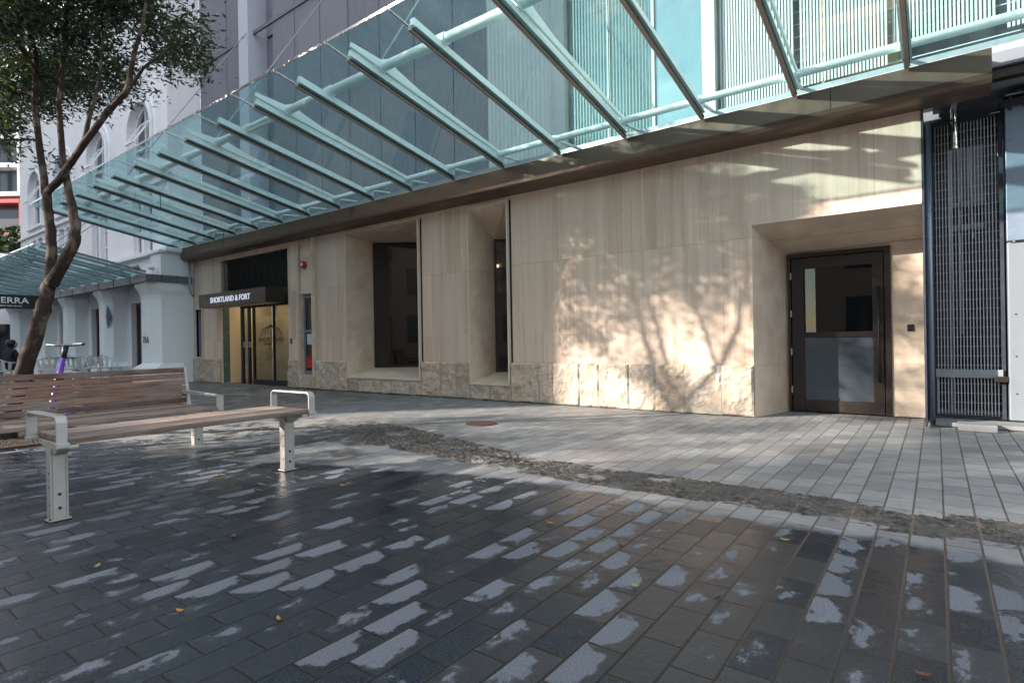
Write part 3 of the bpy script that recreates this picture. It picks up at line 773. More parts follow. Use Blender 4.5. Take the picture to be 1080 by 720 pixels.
for a, b in zip(XS, XS[1:]):
    c = MB(og); m = (Yo + Yi) / 2
    c.obox(Vector(((a + b) / 2, m, zc(m))) + nv * .008, ((a - b) / 2 - .012, 0, 0), sv * ((Yi - Yo) / 2 / sv.y - .002), nv * .007)
    c.build('glass_panel', M['canopy'], GC)
    c = MB(og); c.box(b + .014, a - .014, Yo - .012, Yo - .001, Zo - .008, Zo + .022); c.build('edge_trim', M['edge'], GC)
XA, XB = XS[0] - .02, XS[-1] + .02
c = MB(og); c.tube([(XB, 4.64, 4.385), (XA, 4.64, 4.385)], .057, 14)
c.build('outer_tube', M['steelp'], GC, smooth=True)
c = MB(og); c.tube([(XB, 6.93, 3.90), (XA, 6.93, 3.90)], .045, 12); c.build('inner_tube', M['steelp'], GC, smooth=True)
c = MB(og)
for x in XS:
    c.tube([(x - .06, 4.64, 4.385), (x + .06, 4.64, 4.385)], .07, 12)
    c.box(x - .012, x + .012, 4.60, 4.68, 4.24, 4.34); c.box(x - .012, x + .012, 6.89, 6.97, 3.80, 3.87)
    c.tube([(x - .04, 6.93, 3.9), (x + .04, 6.93, 3.9)], .055, 10)
    c.tube([(x, 6.93, 3.9), (x, 7.5, 3.95)], .022, 8)
c.build('tube_bracket', M['steelp'], GC)
c = MB(og); c.box(XB, XA, 7.452, 7.72, 3.74, 3.93); c.build('rear_gutter', M['galv'], GC)
for k, x in enumerate(XS):
    if (k - 2) % 4 == 1:
        c = MB(og); c.tube([(x, 4.66, 4.5), (x - .3, TY - .03, 9.2)], .011, 6); c.build('tie_rod', M['galv'], GC)
# wire drop sensor on the canopy
for x, y in ((-12.74, 5.0), (-13.8, 6.8)):
    c = MB(og); c.tube([(x, y, zc(y) - .02), (x, y, zc(y) - .34)], .008, 6); c.build('hanging_rod', M['dbluesteel'], GC)

# ------------------------------------------------------------------ downpipe at the junction of the buildings
c = MB((-16.84, 7.3, 0)); c.tube([(-16.84, 7.33, 3.4), (-16.84, 7.33, 2.62), (-16.84, 7.36, 2.5), (-16.84, 7.43, 2.42)], .03, 10)
tag(c.build('downpipe', M['galv'], smooth=True), 'thin grey downpipe in the corner between white pier and travertine wall', 'downpipe')

# ------------------------------------------------------------------ white heritage building
Wb = thing('white_building', 'white painted classical building with flared piers, dark red shop doors and arched upper windows', 'building', (-22, 7., 0))
ow = tuple(Wb.location)
XE = -16.95; UY = 6.86; LY = 6.98
wb = MB(ow)
piers = [(-17.95, XE), (-21.15, -20.35), (-24.65, -23.85), (-28.1, -27.3), (-31.6, -30.8)]
# lower walls between piers (window openings left)
for i, (a, b) in enumerate(zip(piers[:-1], piers[1:])):
    xr, xl = a[0], b[1]      # between pier i (left edge) and pier i+1 (right edge)
    wb.box(xl, xl + .32, LY, LY + .3, 0, 2.9); wb.box(xr - .32, xr, LY, LY + .3, 0, 2.9)
    wb.box(xl + .32, xr - .32, LY, LY + .3, 2.35, 2.9)
wb.box(XE, XE - .3, UY + .352, 7.755, 2.9, TZ)      # end wall above
wb.box(XE - .3, XE, LY + .2, 7.74, 0, 2.9)
# upper facade with arches
z0u = 2.9
def seg(x0, x1, z0, z1, y=UY): wb.box(x0, x1, y, y + .35, z0, z1)
cx = [-18.75 - 3.5 * k for k in range(4)]
prev = XE
for c0 in cx:
    hw = .82
    seg(c0 + hw, prev, z0u, 13.5)
    # double windows below and sill band
    seg(c0 - hw, c0 + hw, z0u, 3.75); seg(c0 - .09, c0 + .09, 3.75, 5.45); seg(c0 - hw, c0 + hw, 5.45, 6.0)
    seg(c0 - hw, c0 - hw + .12, 3.75, 5.45); seg(c0 + hw - .12, c0 + hw, 3.75, 5.45)
    # arch opening 6.0 .. spring 7.35
    n = 14; top = 9.2
    for q in range(n):
        a0 = math.pi * q / n; a1 = math.pi * (q + 1) / n
        p0 = (c0 + hw * math.cos(a0), 7.35 + hw * math.sin(a0)); p1 = (c0 + hw * math.cos(a1), 7.35 + hw * math.sin(a1))
        wb.prism([(p0[0], UY, p0[1]), (p1[0], UY, p1[1]), (p1[0], UY, top), (p0[0], UY, top)], (0, .35, 0))
    seg(c0 - hw, c0 + hw, top, 13.5)
    prev = c0 - hw
seg(-31.6, prev, z0u, 13.5)
wb.build('wall', M['white'], Wb)
# mouldings
mo = MB(ow)
for c0 in cx:
    for (r0, r1, dpt) in ((.84, .96, .10), (1.02, 1.10, .06)):
        n = 18
        for q in range(n):
            a0 = math.pi * q / n; a1 = math.pi * (q + 1) / n
            P = lambda r, a: (c0 + r * math.cos(a), UY - dpt, 7.35 + r * math.sin(a))
            mo.prism([P(r0, a0), P(r1, a0), P(r1, a1), P(r0, a1)], (0, dpt, 0))
        for sg in (-1, 1): mo.box(c0 + sg * r0, c0 + sg * r1, UY - dpt, UY, 6.0, 7.35)
    mo.box(c0 - 1.1, c0 + 1.1, UY - .12, UY, 5.88, 5.99)
for (z, h, p) in ((3.62, .12, .16), (5.62, .10, .1), (12.0, .14, .16)):
    mo.box(-31.6, XE + p, UY - p, UY, z, z + h); mo.box(XE, XE + p, UY, 7.75, z, z + h)
mo.build('moulding', M['white'], Wb, bevel=.01)
for c0 in cx:
    f = MB(ow); hw = .70
    f.box(c0 - .82, c0 - .72, UY + .12, UY + .2, 6.0, 7.4); f.box(c0 + .72, c0 + .82, UY + .12, UY + .2, 6.0, 7.4); f.box(c0 - .72, c0 + .72, UY + .12, UY + .2, 6.0, 6.1)
    f.box(c0 - .03, c0 + .03, UY + .12, UY + .2, 6.1, 8.1); f.box(c0 - .72, c0 + .72, UY + .12, UY + .2, 6.9, 6.98)
    n = 12
    for q in range(n):
        a0 = math.pi * q / n; a1 = math.pi * (q + 1) / n
        P = lambda r, a: (c0 + r * math.cos(a), UY + .12, 7.35 + r * math.sin(a))
        f.prism([P(.72, a0), P(.82, a0), P(.82, a1), P(.72, a1)], (0, .08, 0))
    # open tilted sash
    pv = Vector((c0 + .35, UY + .1, 7.3)); 
    sa = MB(ow)
    fo = f.build('window', M['white'], Wb)
    p = MB(ow); p.prism([(c0 + .8 * math.cos(math.pi * q / 12), UY + .2, 7.35 + .8 * math.sin(math.pi * q / 12)) for q in range(13)] + [(c0 - .8, UY + .2, 6.0), (c0 + .8, UY + .2, 6.0)], (0, .02, 0)); p.build('pane', M['farglass'], fo)
    s = MB(ow); u = Vector((0, -.5, -.86)); a = Vector((1, 0, 0)); nn = u.cross(a)
    for (cc, hx, hu) in (((.05, 0), .03, .42), ((.62, 0), .03, .42)):
        s.obox(Vector((c0 + cc[0], UY, 7.55)) + u * .42, a * hx, u * hu, nn * .02)
    for t in (0.02, .82): s.obox(Vector((c0 + .335, UY, 7.55)) + u * t, a * .31, u * .03, nn * .02)
    s.build('open_sash', M['white'], fo)
    for sg in (-1, 1):
        f = MB(ow); xa, xb = (c0 - .70, c0 - .09) if sg < 0 else (c0 + .09, c0 + .70); m_ = (xa + xb) / 2
        f.box(xa, xa + .05, UY + .12, UY + .18, 3.75, 5.45); f.box(xb - .05, xb, UY + .12, UY + .18, 3.75, 5.45); f.box(m_ - .02, m_ + .02, UY + .12, UY + .18, 3.75, 5.45)
        for z in (3.75, 4.3, 4.85, 5.4): f.box(xa + .05, xb - .05, UY + .125, UY + .175, z, z + .04)
        fo2 = f.build('window', M['white'], Wb); p = MB(ow); p.box(xa, xb, UY + .2, UY + .22, 3.75, 5.45); p.build('pane', M['farglass'], fo2)
# piers with splayed foot and flared head
for i, (a, b) in enumerate(piers):
    p = MB(ow); y0 = 6.42; ch = .18 if i else .22
    lv = [(0, .30), (.42, .28), (.55, 0.), (2.30, 0.), (2.42, .02), (2.55, .09), (2.68, .2), (2.9, .2)]
    prevr = None; vs = []; 
    for z, e in lv:
        ex = e * .55; 
        pts = [(b + (ex if i else min(ex, .06)), LY + (.0 if i else .2)), (b + (ex if i else min(ex, .06)), y0 + ch - e * .6), (b - ch + ex, y0 - e * .6), (a + ch - ex, y0 - e * .6), (a - ex, y0 + ch - e * .6), (a - ex, LY)]
        vs += [(x, y, z) for x, y in pts]
    n = 6; fs = []
    for k in range(len(lv) - 1):
        for q in range(n): fs.append((k * n + q, k * n + (q + 1) % n, (k + 1) * n + (q + 1) % n, (k + 1) * n + q))
    fs.append(tuple(range(n))); fs.append(tuple(range((len(lv) - 1) * n, len(lv) * n)))
    p.add(vs, fs)
    p.build('pier', M['white'] if i else M['white'], Wb)
# pedestal block above pier 1
p = MB(ow); p.box(-17.6, XE + .04, 6.62, 7.74, 2.92, 3.58); p.box(-17.66, XE + .10, 6.56, 7.74, 3.58, 3.66); p.build('pedestal', M['white'], Wb, bevel=.01)
# shop doors and windows in dark red timber
for i, (a, b) in enumerate(zip(piers[:-1], piers[1:])):
    xr, xl = a[0] - .32, b[1] + .32
    f = MB(ow); y = LY + .14
    f.box(xl, xl + .10, y, y + .08, 0, 2.35); f.box(xr - .10, xr, y, y + .08, 0, 2.35); f.box(xl + .1, xr - .1, y, y + .08, 2.25, 2.35)
    m_ = (xl + xr) / 2; f.box(m_ - .07, m_ + .07, y - .02, y + .1, 0, 2.25); f.box(xl + .1, m_ - .07, y, y + .08, 0, .2); f.box(m_ + .07, xr - .1, y, y + .08, 0, .2)
    so = f.build('shop_front', M['redwood'], Wb)
    p = MB(ow); p.box(xl + .1, xr - .1, y + .03, y + .05, .2, 2.25); p.build('pane', M['farglass'], so)
    if i == 0:
        p = MB(ow); p.box(m_ + .3, xr - .2, y - .012, y - .002, 1.25, 1.75); p.build('poster', M['paper'], so)
        p = MB(ow); p.box(m_ + .3, xr - .2, y - .012, y - .002, .45, 1.2); p.build('poster', M['noticeblue'], so)
    if i in (1, 2):
        p = MB(ow); p.tube([(m_ + .55, LY - .1, 0), (m_ + .55, LY - .1, 2.4)], .06, 10); p.build('thin_column', M['white'], Wb)
text('street_number', '71A', .24, simple('grey_lettering', (.09, .10, .12), .5), Wb, (-17.62, 6.41, 1.12), (1, 0, 0), (0, 0, 1), .006)
for k, ch in enumerate('ARABICA'):
    text('pier_lettering', ch, .21, M['black'], Wb, (-24.02 + .02, 6.575 - .02, 2.02 - k * .235), (.77, .64, 0), (0, 0, 1), .005)
# diamond emblem on second pier
c = MB(ow); X0 = -20.41; yy = 6.48; cz = 1.95
c.prism([(X0 - .12, yy, cz), (X0, yy + .0, cz + .34), (X0 + .12, yy + .08, cz), (X0, yy, cz - .34)], (-.01, -.02, 0)); c.build('diamond_sign', simple('blue_grey_emblem', (.10, .16, .22), .4), Wb)
c = MB(ow); c.prism([(X0 - .05, yy - .03, cz), (X0, yy - .03, cz + .15), (X0 + .05, yy - .0, cz), (X0, yy - .03, cz - .15)], (.0, -.01, 0)); c.build('diamond_centre', simple('red_emblem', (.4, .12, .08), .4), Wb)
# floodlights on the gutter
for q, (x, y) in enumerate(((-17.15, 6.5), (-17.35, 6.2))):
    c = MB((x, y, 2.95)); c.tube([(x, y, 2.93), (x, y, 3.08)], .012, 6); c.tube([(x, y + .05, 3.12), (x, y, 3.18), (x, y - .1, 3.16)], [.045, .07, .05], 10)
    tag(c.build('floodlight', M['white'] if q == 0 else M['galv'], smooth=True), ['small white floodlight standing on the zinc gutter by the pedestal', 'small grey floodlight standing at the end of the lower canopy edge'][q], 'floodlight')

# lower glass canopy of the white building
LC = thing('lower_glass_canopy', 'lower glass canopy with zinc gutter along the white building front', 'canopy', (-24, 6.3, 2.9))
ol = tuple(LC.location)
yo, zo, yi, zi = 4.02, 3.53, 6.40, 3.02
s2 = (zi - zo) / (yi - yo); sv2 = Vector((0, 1, s2)).normalized(); nv2 = Vector((0, -s2, 1)).normalized()
def sb2(mb, x, y0, y1, hw, d0, d1):
    m = (y0 + y1) / 2; cc = Vector((x, m, zo + (m - yo) * s2)) + nv2 * (d0 + d1) / 2
    mb.obox(cc, (hw, 0, 0), sv2 * ((y1 - y0) / 2 / sv2.y), nv2 * ((d1 - d0) / 2))
c = MB(ol)
c.box(-33, -17.2, 6.22, 6.40, 2.76, 2.96); c.box(-17.2, XE + .10, 6.22, 7.40, 2.76, 2.96); c.box(-33, XE + .0, 6.40, LY, 2.90, 2.955)
c.build('gutter', M['gutter'], LC, bevel=.004)
c = MB(ol)
for k in range(12): c.box(-17.9 - k * 1.2, -17.89 - k * 1.2, 6.212, 6.225, 2.755, 2.965)
for y in (6.6, 7.0): c.box(XE + .095, XE + .108, y, y + .01, 2.755, 2.965)
c.build('gutter_joint', M['dark'], LC)
xs2 = [-17.35 - 1.05 * k for k in range(15)]
for a, b in zip(xs2, xs2[1:]):
    c = MB(ol); sb2(c, (a + b) / 2, yo, yi, (a - b) / 2 - .012, 0.0, .014); c.build('glass_panel', M['canopy'], LC)
for x in xs2:
    c = MB(ol); sb2(c, x, yo + .1, yi, .025, -.06, -.005); sb2(c, x, yo + .1, yi, .02, .02, .08); c.build('rafter', M['galv'], LC)
c = MB(ol); c.box(xs2[-1], xs2[0] + .02, yo - .02, yo, zo - .02, zo + .02); c.build('edge_trim', M['edge'], LC)
c = MB(ol); c.tube([(xs2[-1], 4.7, 3.52), (xs2[0] + .05, 4.7, 3.52)], .045, 10); c.tube([(xs2[-1], 6.2, 3.2), (xs2[0] + .05, 6.2, 3.2)], .04, 10); c.build('tube', M['galv'], LC)
for x in (-18.4, -20.5, -22.6, -24.7, -26.8):
    c = MB(ol); c.tube([(x, 4.6, 3.5), (x, UY, 5.6)], .016, 6); c.build('tie_rod', M['galv'], LC)
hs = thing('hanging_sign', 'black hanging sign with white letters below the lower glass canopy', 'sign', (-19.2, 4.1, 2.1))
oh = tuple(hs.location)
c = MB(oh); c.box(-19.26, -19.18, 3.35, 4.54, 2.06, 2.42); c.build('sign_panel', M['black'], hs, bevel=.004)
c = MB(oh)
for y in (3.5, 4.3): c.tube([(-19.22, y, 2.42), (-19.22, y, 3.45 if y > 4 else 3.5)], .008, 6)
c.box(-19.25, -19.19, 3.45, 4.6, 3.47, 3.50)
c.build('hanger', M['galv'], hs)
text('lettering', 'SIERRA', .215, M['letter'], hs, (-19.172, 3.56, 2.20), (0, 1, 0), (0, 0, 1), .004, 1.05, sx=1.08)
text('small_lettering', 'PAVEMENT AND CO LTD', .05, M['letter'], hs, (-19.172, 3.6, 2.11), (0, 1, 0), (0, 0, 1), .002)

# ------------------------------------------------------------------ far buildings
fa = thing('white_shopfront', 'single storey white framed building with dark glass front at the end of the street', 'building', (-34, 7, 0))
oa = tuple(fa.location)
u = Vector((.8, .6, 0)); nn = Vector((.6, -.8, 0)); o0 = Vector((-36.2, 5.3, 0))
def fb_(mb, s0, s1, z0, z1, d0, d1):
    mb.obox(o0 + u * (s0 + s1) / 2 + nn * (d0 + d1) / 2 + Vector((0, 0, (z0 + z1) / 2)), u * (s1 - s0) / 2, nn * (d1 - d0) / 2, Vector((0, 0, (z1 - z0) / 2)))
c = MB(oa); fb_(c, -4, 5.6, 2.15, 3.2, -.4, .2); fb_(c, 3.4, 3.75, 0, 2.15, -.1, .2); fb_(c, 5.2, 5.6, 0, 2.15, -.1, .2); fb_(c, -4, -3.6, 0, 2.15, -.1, .2); fb_(c, -4, 5.6, 3.2, 5.4, -3, -.4)
c.build('frame', M['white'], fa)
c = MB(oa); fb_(c, -3.6, 5.2, 0, 2.15, -.5, -.2); c.build('shop_glass', M['farglass'], fa)
c = MB(oa)
for s in (1.0, 2.0): fb_(c, s, s + .07, 0, 2.15, -.2, .0)
c.build('mullion', M['black'], fa)
for q, (s, lab) in enumerate(((1.6, 'left slim black post with ball top before the dark shop glass'), (2.95, 'right slim black post with ball top before the dark shop glass'))):
    b0 = o0 + u * s + nn * .8; c = MB(b0); c.tube([b0, b0 + Vector((0, 0, 1.55))], .05, 8)
    c.tube([b0 + Vector((0, 0, z)) for z in (1.5, 1.6, 1.75, 1.95, 2.1, 2.15)], [.08, .2, .3, .3, .18, .03], 12)
    tag(c.build('ball_top_post', M['black'], smooth=True), lab, 'post', 'ball topped posts')
ap = thing('apartment_block', 'distant apartment block with white floor slabs and a red framed storey', 'building', (-80, 16, 0))
oa = tuple(ap.location); o0 = Vector((-86.5, 9.6, 0))
def far(name, m, specs):
    c = MB(oa)
    for sp in specs: fb_(c, *sp)
    return c.build(name, m, ap)
far('floor_slab', M['concretew'], [(0, 12.8, z, z + .45, -6, .6) for z in (7., 10.2, 17.0, 20.0, 23.0, 26., 29., 32., 35., 38.)] + [(12.2, 12.8, 17, 38, -.2, .7)])
far('window_wall', M['farglass'], [(0, 12.4, 0, 38, -5, -.6)])
far('blind', M['palewall'], [(a, a + 1.2, z + .7, z + 2.0, -.58, -.5) for z in (17, 20, 23, 26, 29) for a in (5.2, 7.6, 9.2, 10.9) if (a * 7 + z) % 3 > .6])
far('red_frame', M['redframe'], [(4, 12.9, 16.2, 16.6, -.2, .9), (4, 12.9, 12.7, 13.1, -.2, .9), (12.5, 12.9, 12.7, 16.6, -.2, .9)])
far('balcony_rail', M['dbluesteel'], [(4, 12.5, 13.3, 14.6, .5, .6)] + [(a, a + .12, 17, 38, -.1, .4) for a in (6.5, 9.6)])
hd = MB((-60, 14, 0)); rr = random.Random(5)
for k in range(1500):
    s = rr.uniform(-6, 8); z = rr.uniform(8.6, 10.6 + .5 * math.sin(s)); d = rr.uniform(-1, 1)
    p = Vector((-60, 12.5, 0)) + u * s + nn * d + Vector((0, 0, z)); a = Vector((rr.uniform(-1, 1), rr.uniform(-1, 1), rr.uniform(-1, 1))).normalized() * .22; b = a.cross(Vector((rr.uniform(-1, 1), rr.uniform(-1, 1), 1))).normalized() * .16
    hd.quad(p - a - b, p + a - b, p + a + b, p - a + b)
tag(hd.build('roof_hedge', M['hedge']), 'dense green planting on a low roof below the distant apartment block', kind='stuff')
lr = MB((-60, 14, 0)); lr.obox(Vector((-61, 13, 4.3)), u * 7, nn * 2.4, (0, 0, 4.3)); tag(lr.build('low_white_building', M['concretew'], bevel=.05), 'plain low white building carrying roof planting below the apartments', 'building')

# ------------------------------------------------------------------ unseen buildings placed behind the viewer to throw shade and darken reflections
def street_building(name, label, pts, h, mt):
    t = thing(name, label, 'building', (pts[0][0], pts[0][1], 0)); oo = tuple(t.location)
    c = MB(oo); c.prism([(x, y, 0) for x, y in pts], (0, 0, h)); c.build('wall', mt, t)
    c = MB(oo); n = len(pts)
    for i in range(n):
        a = Vector((*pts[i], 0)); b = Vector((*pts[(i + 1) % n], 0)); L = (b - a).length; d = (b - a) / L; nr = Vector((d.y, -d.x, 0))
        cen = sum((Vector((*p, 0)) for p in pts), Vector()) / n
        if nr.dot((a + b) / 2 - cen) < 0: nr = -nr
        k = 0; s = 1.2
        while s + 1.6 < L:
            z = 1.0
            while z + 1.9 < h:
                c.obox(a + d * (s + .8) + nr * .012 + Vector((0, 0, z + .9)), d * .75, nr * .01, (0, 0, .9)); z += 3.1
            s += 2.6
    c.build('window', M['farglass'], t)
    return t
street_building('unseen_tower', 'unseen tall tower block placed behind the viewer to throw shade', [(-29.4, -18.6), (-29.5, -8.), (-60, -8.), (-60, -18.6)], 46, M['render_beige'])
street_building('unseen_terrace', 'unseen long street building placed behind the viewer to throw shade', [(-29.0, -22.6), (-5., -13.6), (-9., -25.), (-33., -34.)], 12.0, M['render_beige'])
street_building('unseen_corner_block', 'unseen plain brown street building placed behind the viewer to darken reflections', [(-4.6, -13.8), (24, -13.8), (24, -25), (-4.6, -25)], 11.0, simple('brown_render', (.34, .27, .22), .8, 0., .2, .7))

# ------------------------------------------------------------------ benches
def arm_loop(mb, x0, x1, y, z0, z1, hw=.027, th=.006):
    # flat bar bent into a low arch from x0 to x1
    r = .03; pts = [(x0, z0), (x0, z1 - r), (x0 + r * .3, z1 - r * .3), (x0 + r, z1), (x1 - r, z1), (x1 - r * .3, z1 - r * .3), (x1, z1 - r), (x1, z0)]
    n = len(pts); outer = []; inner = []
    for i, p in enumerate(pts):
        a = Vector(pts[max(i - 1, 0)]); b = Vector(pts[min(i + 1, n - 1)]); t = (b - a).normalized(); q = Vector((-t.y, t.x))
        outer.append(Vector(p) + q * th); inner.append(Vector(p) - q * th)
    vs = []
    for sgn in (-1, 1):
        for p in outer: vs.append((p.x, y + sgn * hw, p.y))
        for p in inner: vs.append((p.x, y + sgn * hw, p.y))
    N = 2 * n; fs = []
    for i in range(n - 1):
        fs += [(i, i + 1, n + i + 1, n + i), (N + i, N + n + i, N + n + i + 1, N + i + 1), (i, N + i, N + i + 1, i + 1), (n + i, n + i + 1, N + n + i + 1, N + n + i)]
    fs += [(0, n, N + n, N), (n - 1, N + n - 1, N + 2 * n - 1, 2 * n - 1)]
    mb.add(vs, fs)
def make_leg(par, y, hw=.37):
    m = MB(); q = hw / .37
    # H section leg: two flanges and a web, base plate
    m.box(-.034, .034, y - .044, y - .032, .012, .42); m.box(-.034, .034, y + .032, y + .044, .012, .42)
    m.box(-.010, .010, y - .032, y + .032, .012, .42)
    m.box(-.034, -.025, y - .032, y + .032, .25, .42); m.box(.027, .034, y - .032, y + .032, .012, .42)
    m.box(-.048, .048, y - .055, y + .055, .004, .013)
    lo = m.build('leg', M['stain'], par, bevel=.004)
    b = MB()
    for z in (.075, .155): b.tube([(.034, y + .0, z), (.039, y + .0, z)], .009, 10)
    for x in (-.04, .04): b.tube([(x, y - .049, .013), (x, y - .049, .02)], .006, 8)
    for z in (.1, .2, .28): b.tube([(0.018, y - .044, z), (.018, y - .047, z)], .005, 8)
    b.build('bolt', M['dbronze'], lo)
    k = MB()
    k.prism([(x * q, y - .03, z) for x, z in ((-.372, .462), (-.372, .440), (-.20, .425), (-.08, .385), (.08, .385), (.20, .425), (.372, .440), (.372, .462))], (0, .06, 0))
    k.build('seat_bracket', M['stain'], par, bevel=.005)
def slats_seat(par, y0, y1, mt, hw=.37):
    n = 5 if hw > .3 else 4; wd = 2 * hw / n
    for i in range(n):
        x = -hw + i * wd
        m = MB(); m.box(x + .004, x + wd - .004, y0, y1, .464, .50); sl_ = m.build('seat_slat', mt, par, bevel=.006)
        m = MB()
        for yy in (y0 + .05, (y0 + y1) / 2, y1 - .05): m.tube([(x + wd / 2, yy, .499), (x + wd / 2, yy, .5012)], .007, 8)
        m.build('screw', M['dbronze'], sl_)
def bench(label, back):
    t = thing('park_bench', label, 'bench', (0, 0, 0), 'timber slat benches on the plaza')
    L = 1.586 if not back else 1.86; hw = .257 if not back else .37
    make_leg(t, 0.05, hw); make_leg(t, L - .05, hw)
    slats_seat(t, .03, L - .03, M['wood'], hw)
    for y in (.0, L):
        m = MB()
        if back: 
            # arm from the back post to the front of the seat
            pts = [(-.36, .64), (.33, .605), (.37, .59), (.37, .49)]
            m.tube([(-.34, y, .63), (.30, y, .612)], .012, 8)
            m.box(.345, .385, y - .027, y + .027, .46, .60); m.box(-.36, .385, y - .027, y + .027, .60, .612)
            m.box(-.36, -.35, y - .027, y + .027, .46, .6)
        else:
            arm_loop(m, -hw, hw, y, .462, .622)
            m.box(-hw - .02, -hw + .03, y - .03, y + .03, .455, .475); m.box(hw - .03, hw + .025, y - .032, y + .032, .452, .478)
        m.build('armrest', M['stain'], t, bevel=.003)
    if back:
        for y in (.03, L / 2, L + .03):
            m = MB(); m.prism([(-.33, y - .028, .43), (-.37, y - .028, .43), (-.455, y - .028, .88), (-.43, y - .028, .88)], (0, .056, 0)); m.build('back_post', M['stain'], t, bevel=.004)
        for i in range(6):
            z = .535 + i * .063; x = -.345 - (z - .45) * .17
            m = MB(); m.obox((x + .012, L / 2, z), (.010, 0, .0), (0, L / 2 + .015, 0), (-.004, 0, .0255)); m.build('back_slat', M['woodb'], t, bevel=.004)
    return t
b1 = bench('backless timber bench with flat metal armrests nearest the viewer', False)
b1.location = (-4.123, .993, 0.0); b1.rotation_euler = (0, 0, R_(1.4))
b2 = bench('timber bench with slatted backrest standing behind the backless bench', True)
b2.location = (-6.0, .87, -.10); b2.rotation_euler = (0, 0, R_(1.5))

# ------------------------------------------------------------------ trees
def ud(x, y, Z):   # helper on the fixed survey frame of the plaza
    ya, ro = R_(36.879), R_(-.942); f = 596.54
    a = Vector((-math.sin(ya), math.cos(ya), 0)); r = Vector((math.cos(ya), math.sin(ya), 0)); uu = Vector((0, 0, 1))
    r2 = r * math.cos(ro) + uu * math.sin(ro); u2 = uu * math.cos(ro) - r * math.sin(ro)
    d = a + r2 * (x - 540) / f - u2 * (y - 360) / f
    return Vector((0, 0, 1)) + d * Z
def make_tree(name, label, limbs, centre, radii, nclump, leaves, seed, dens=.5, group=None, sz=1., extra=None):
    rd = random.Random(seed); base = limbs[0][0][0]
    t = thing(name, label, 'tree', (base[0], base[1], 0), group); oo = tuple(t.location)
    m = MB(oo); nodes = []
    for pts, rads in limbs:
        # smooth the limb
        P = []; Rr = []
        for i in range(len(pts) - 1):
            for k in range(4):
                q = k / 4; p = Vector(pts[i]).lerp(Vector(pts[i + 1]), q); rr_ = rads[i] * (1 - q) + rads[i + 1] * q
                jit = Vector((rd.gauss(0, 1), rd.gauss(0, 1), rd.gauss(0, 1))) * rr_ * .05
                P.append(p + jit); Rr.append(rr_ * rd.uniform(.93, 1.08))
        P.append(Vector(pts[-1])); Rr.append(rads[-1])
        m.tube(P, [q_ * .82 for q_ in Rr], 10)
        if min(p.z for p in P[-2:]) > 2.6:
            for p, q in zip(P, Rr):
                if p.z > 2.9: nodes.append((p, q))
    m.build('trunk', M['bark'], t, smooth=True)
    cl = []
    tries = 0
    while len(cl) < nclump and tries < 200000:
        tries += 1
        v = Vector((rd.uniform(-1, 1), rd.uniform(-1, 1), rd.uniform(-1, 1)))
        if v.length > 1: continue
        p = Vector(centre) + Vector((v.x * radii[0], v.y * radii[1], v.z * radii[2]))
        nz = noise.fractal(p * 1.05 + Vector((seed, 0, 0)), 1, 2, 3)
        if nz < dens - .5 + .35 * (v.length - .7): continue
        if v.length > .85 and rd.random() < .4: continue
        if extra and (.8 * p.x + .6 * p.y > -3.75 or (p.z < 4.15 and .8 * p.x + .6 * p.y > -4.35)): continue
        if rd.random() > .45 + .55 * (v.z + 1) / 2 + (.35 if v.x + v.y < -.4 else 0): continue
        cl.append(p)
    if extra:
        for ec, er, en_ in extra:
            for k in range(en_):
                v = Vector((rd.gauss(0, .5), rd.gauss(0, .5), rd.gauss(0, .5)))
                cl.append(Vector(ec) + Vector((v.x * er[0], v.y * er[1], v.z * er[2])))
    for pts, rads in limbs:
        if pts[-1][2] > 3.6 and rads[-1] < .02:
            for k in range(9): cl.append(Vector(pts[-1]) + Vector((rd.gauss(0, .17), rd.gauss(0, .17), rd.gauss(0, .11))))
    if extra:
        keep = []
        for p in cl:
            side = .8 * p.x + .6 * p.y; far_ = .8 * p.y - .6 * p.x      # pruned clear of the canopy on the building side
            if side > -.535 * far_ or (side > -.64 * far_ and p.z < 1 + .47 * far_) or (side > -.78 * far_ and p.z < 1 + .40 * far_): continue
            keep.append(p)
        cl = keep
    cl.sort(key=lambda p: min((p - q).length for q, _ in nodes))
    tw = MB(oo)
    for p in cl:
        q, r0 = min(nodes, key=lambda k: (k[0] - p).length + .0)
        d = p - q
        if d.length < .05: continue
        r0 = min(.014, r0 * .6); mid = q + d * .5 + Vector((rd.gauss(0, 1), rd.gauss(0, 1), rd.gauss(0, 1) + .6)) * d.length * .09
        tw.tube([q, mid, p], [r0, r0 * .8, r0 * .45], 5, False)
        nodes += [(mid, r0 * .9), (p, r0 * .7)]
    tw.build('branches', M['bark'], t, smooth=True)
    # leaves
    rg = np.random.default_rng(seed); C = np.array([list(p) for p in cl]); n = len(C) * leaves
    cen = np.repeat(C, leaves, 0) + rg.normal(0, 1, (n, 3)) * np.array([.14, .14, .10]) * sz
    ax = rg.normal(0, 1, (n, 3)); ax[:, 2] = ax[:, 2] * .55 + .15; ax /= np.linalg.norm(ax, axis=1)[:, None]
    up = rg.normal(0, 1, (n, 3)) * .6 + np.array([0, 0, 1.]); sd = np.cross(ax, up); sd /= np.linalg.norm(sd, axis=1)[:, None] + 1e-9
    nm = np.cross(sd, ax)
    ln = rg.uniform(.030, .052, n)[:, None] * sz; wd = ln * rg.uniform(.26, .38, n)[:, None]
    a = cen - ax * ln; b = cen + ax * ln; c1 = cen + sd * wd + nm * wd * .35 + ax * ln * .1; c2 = cen - sd * wd + nm * wd * .35 + ax * ln * .1
    V = np.stack([a, c1, b, c2], 1).reshape(-1, 3) - np.array(oo)
    me = bpy.data.meshes.new('foliage'); me.vertices.add(len(V)); me.vertices.foreach_set('co', V.ravel().astype(np.float32))
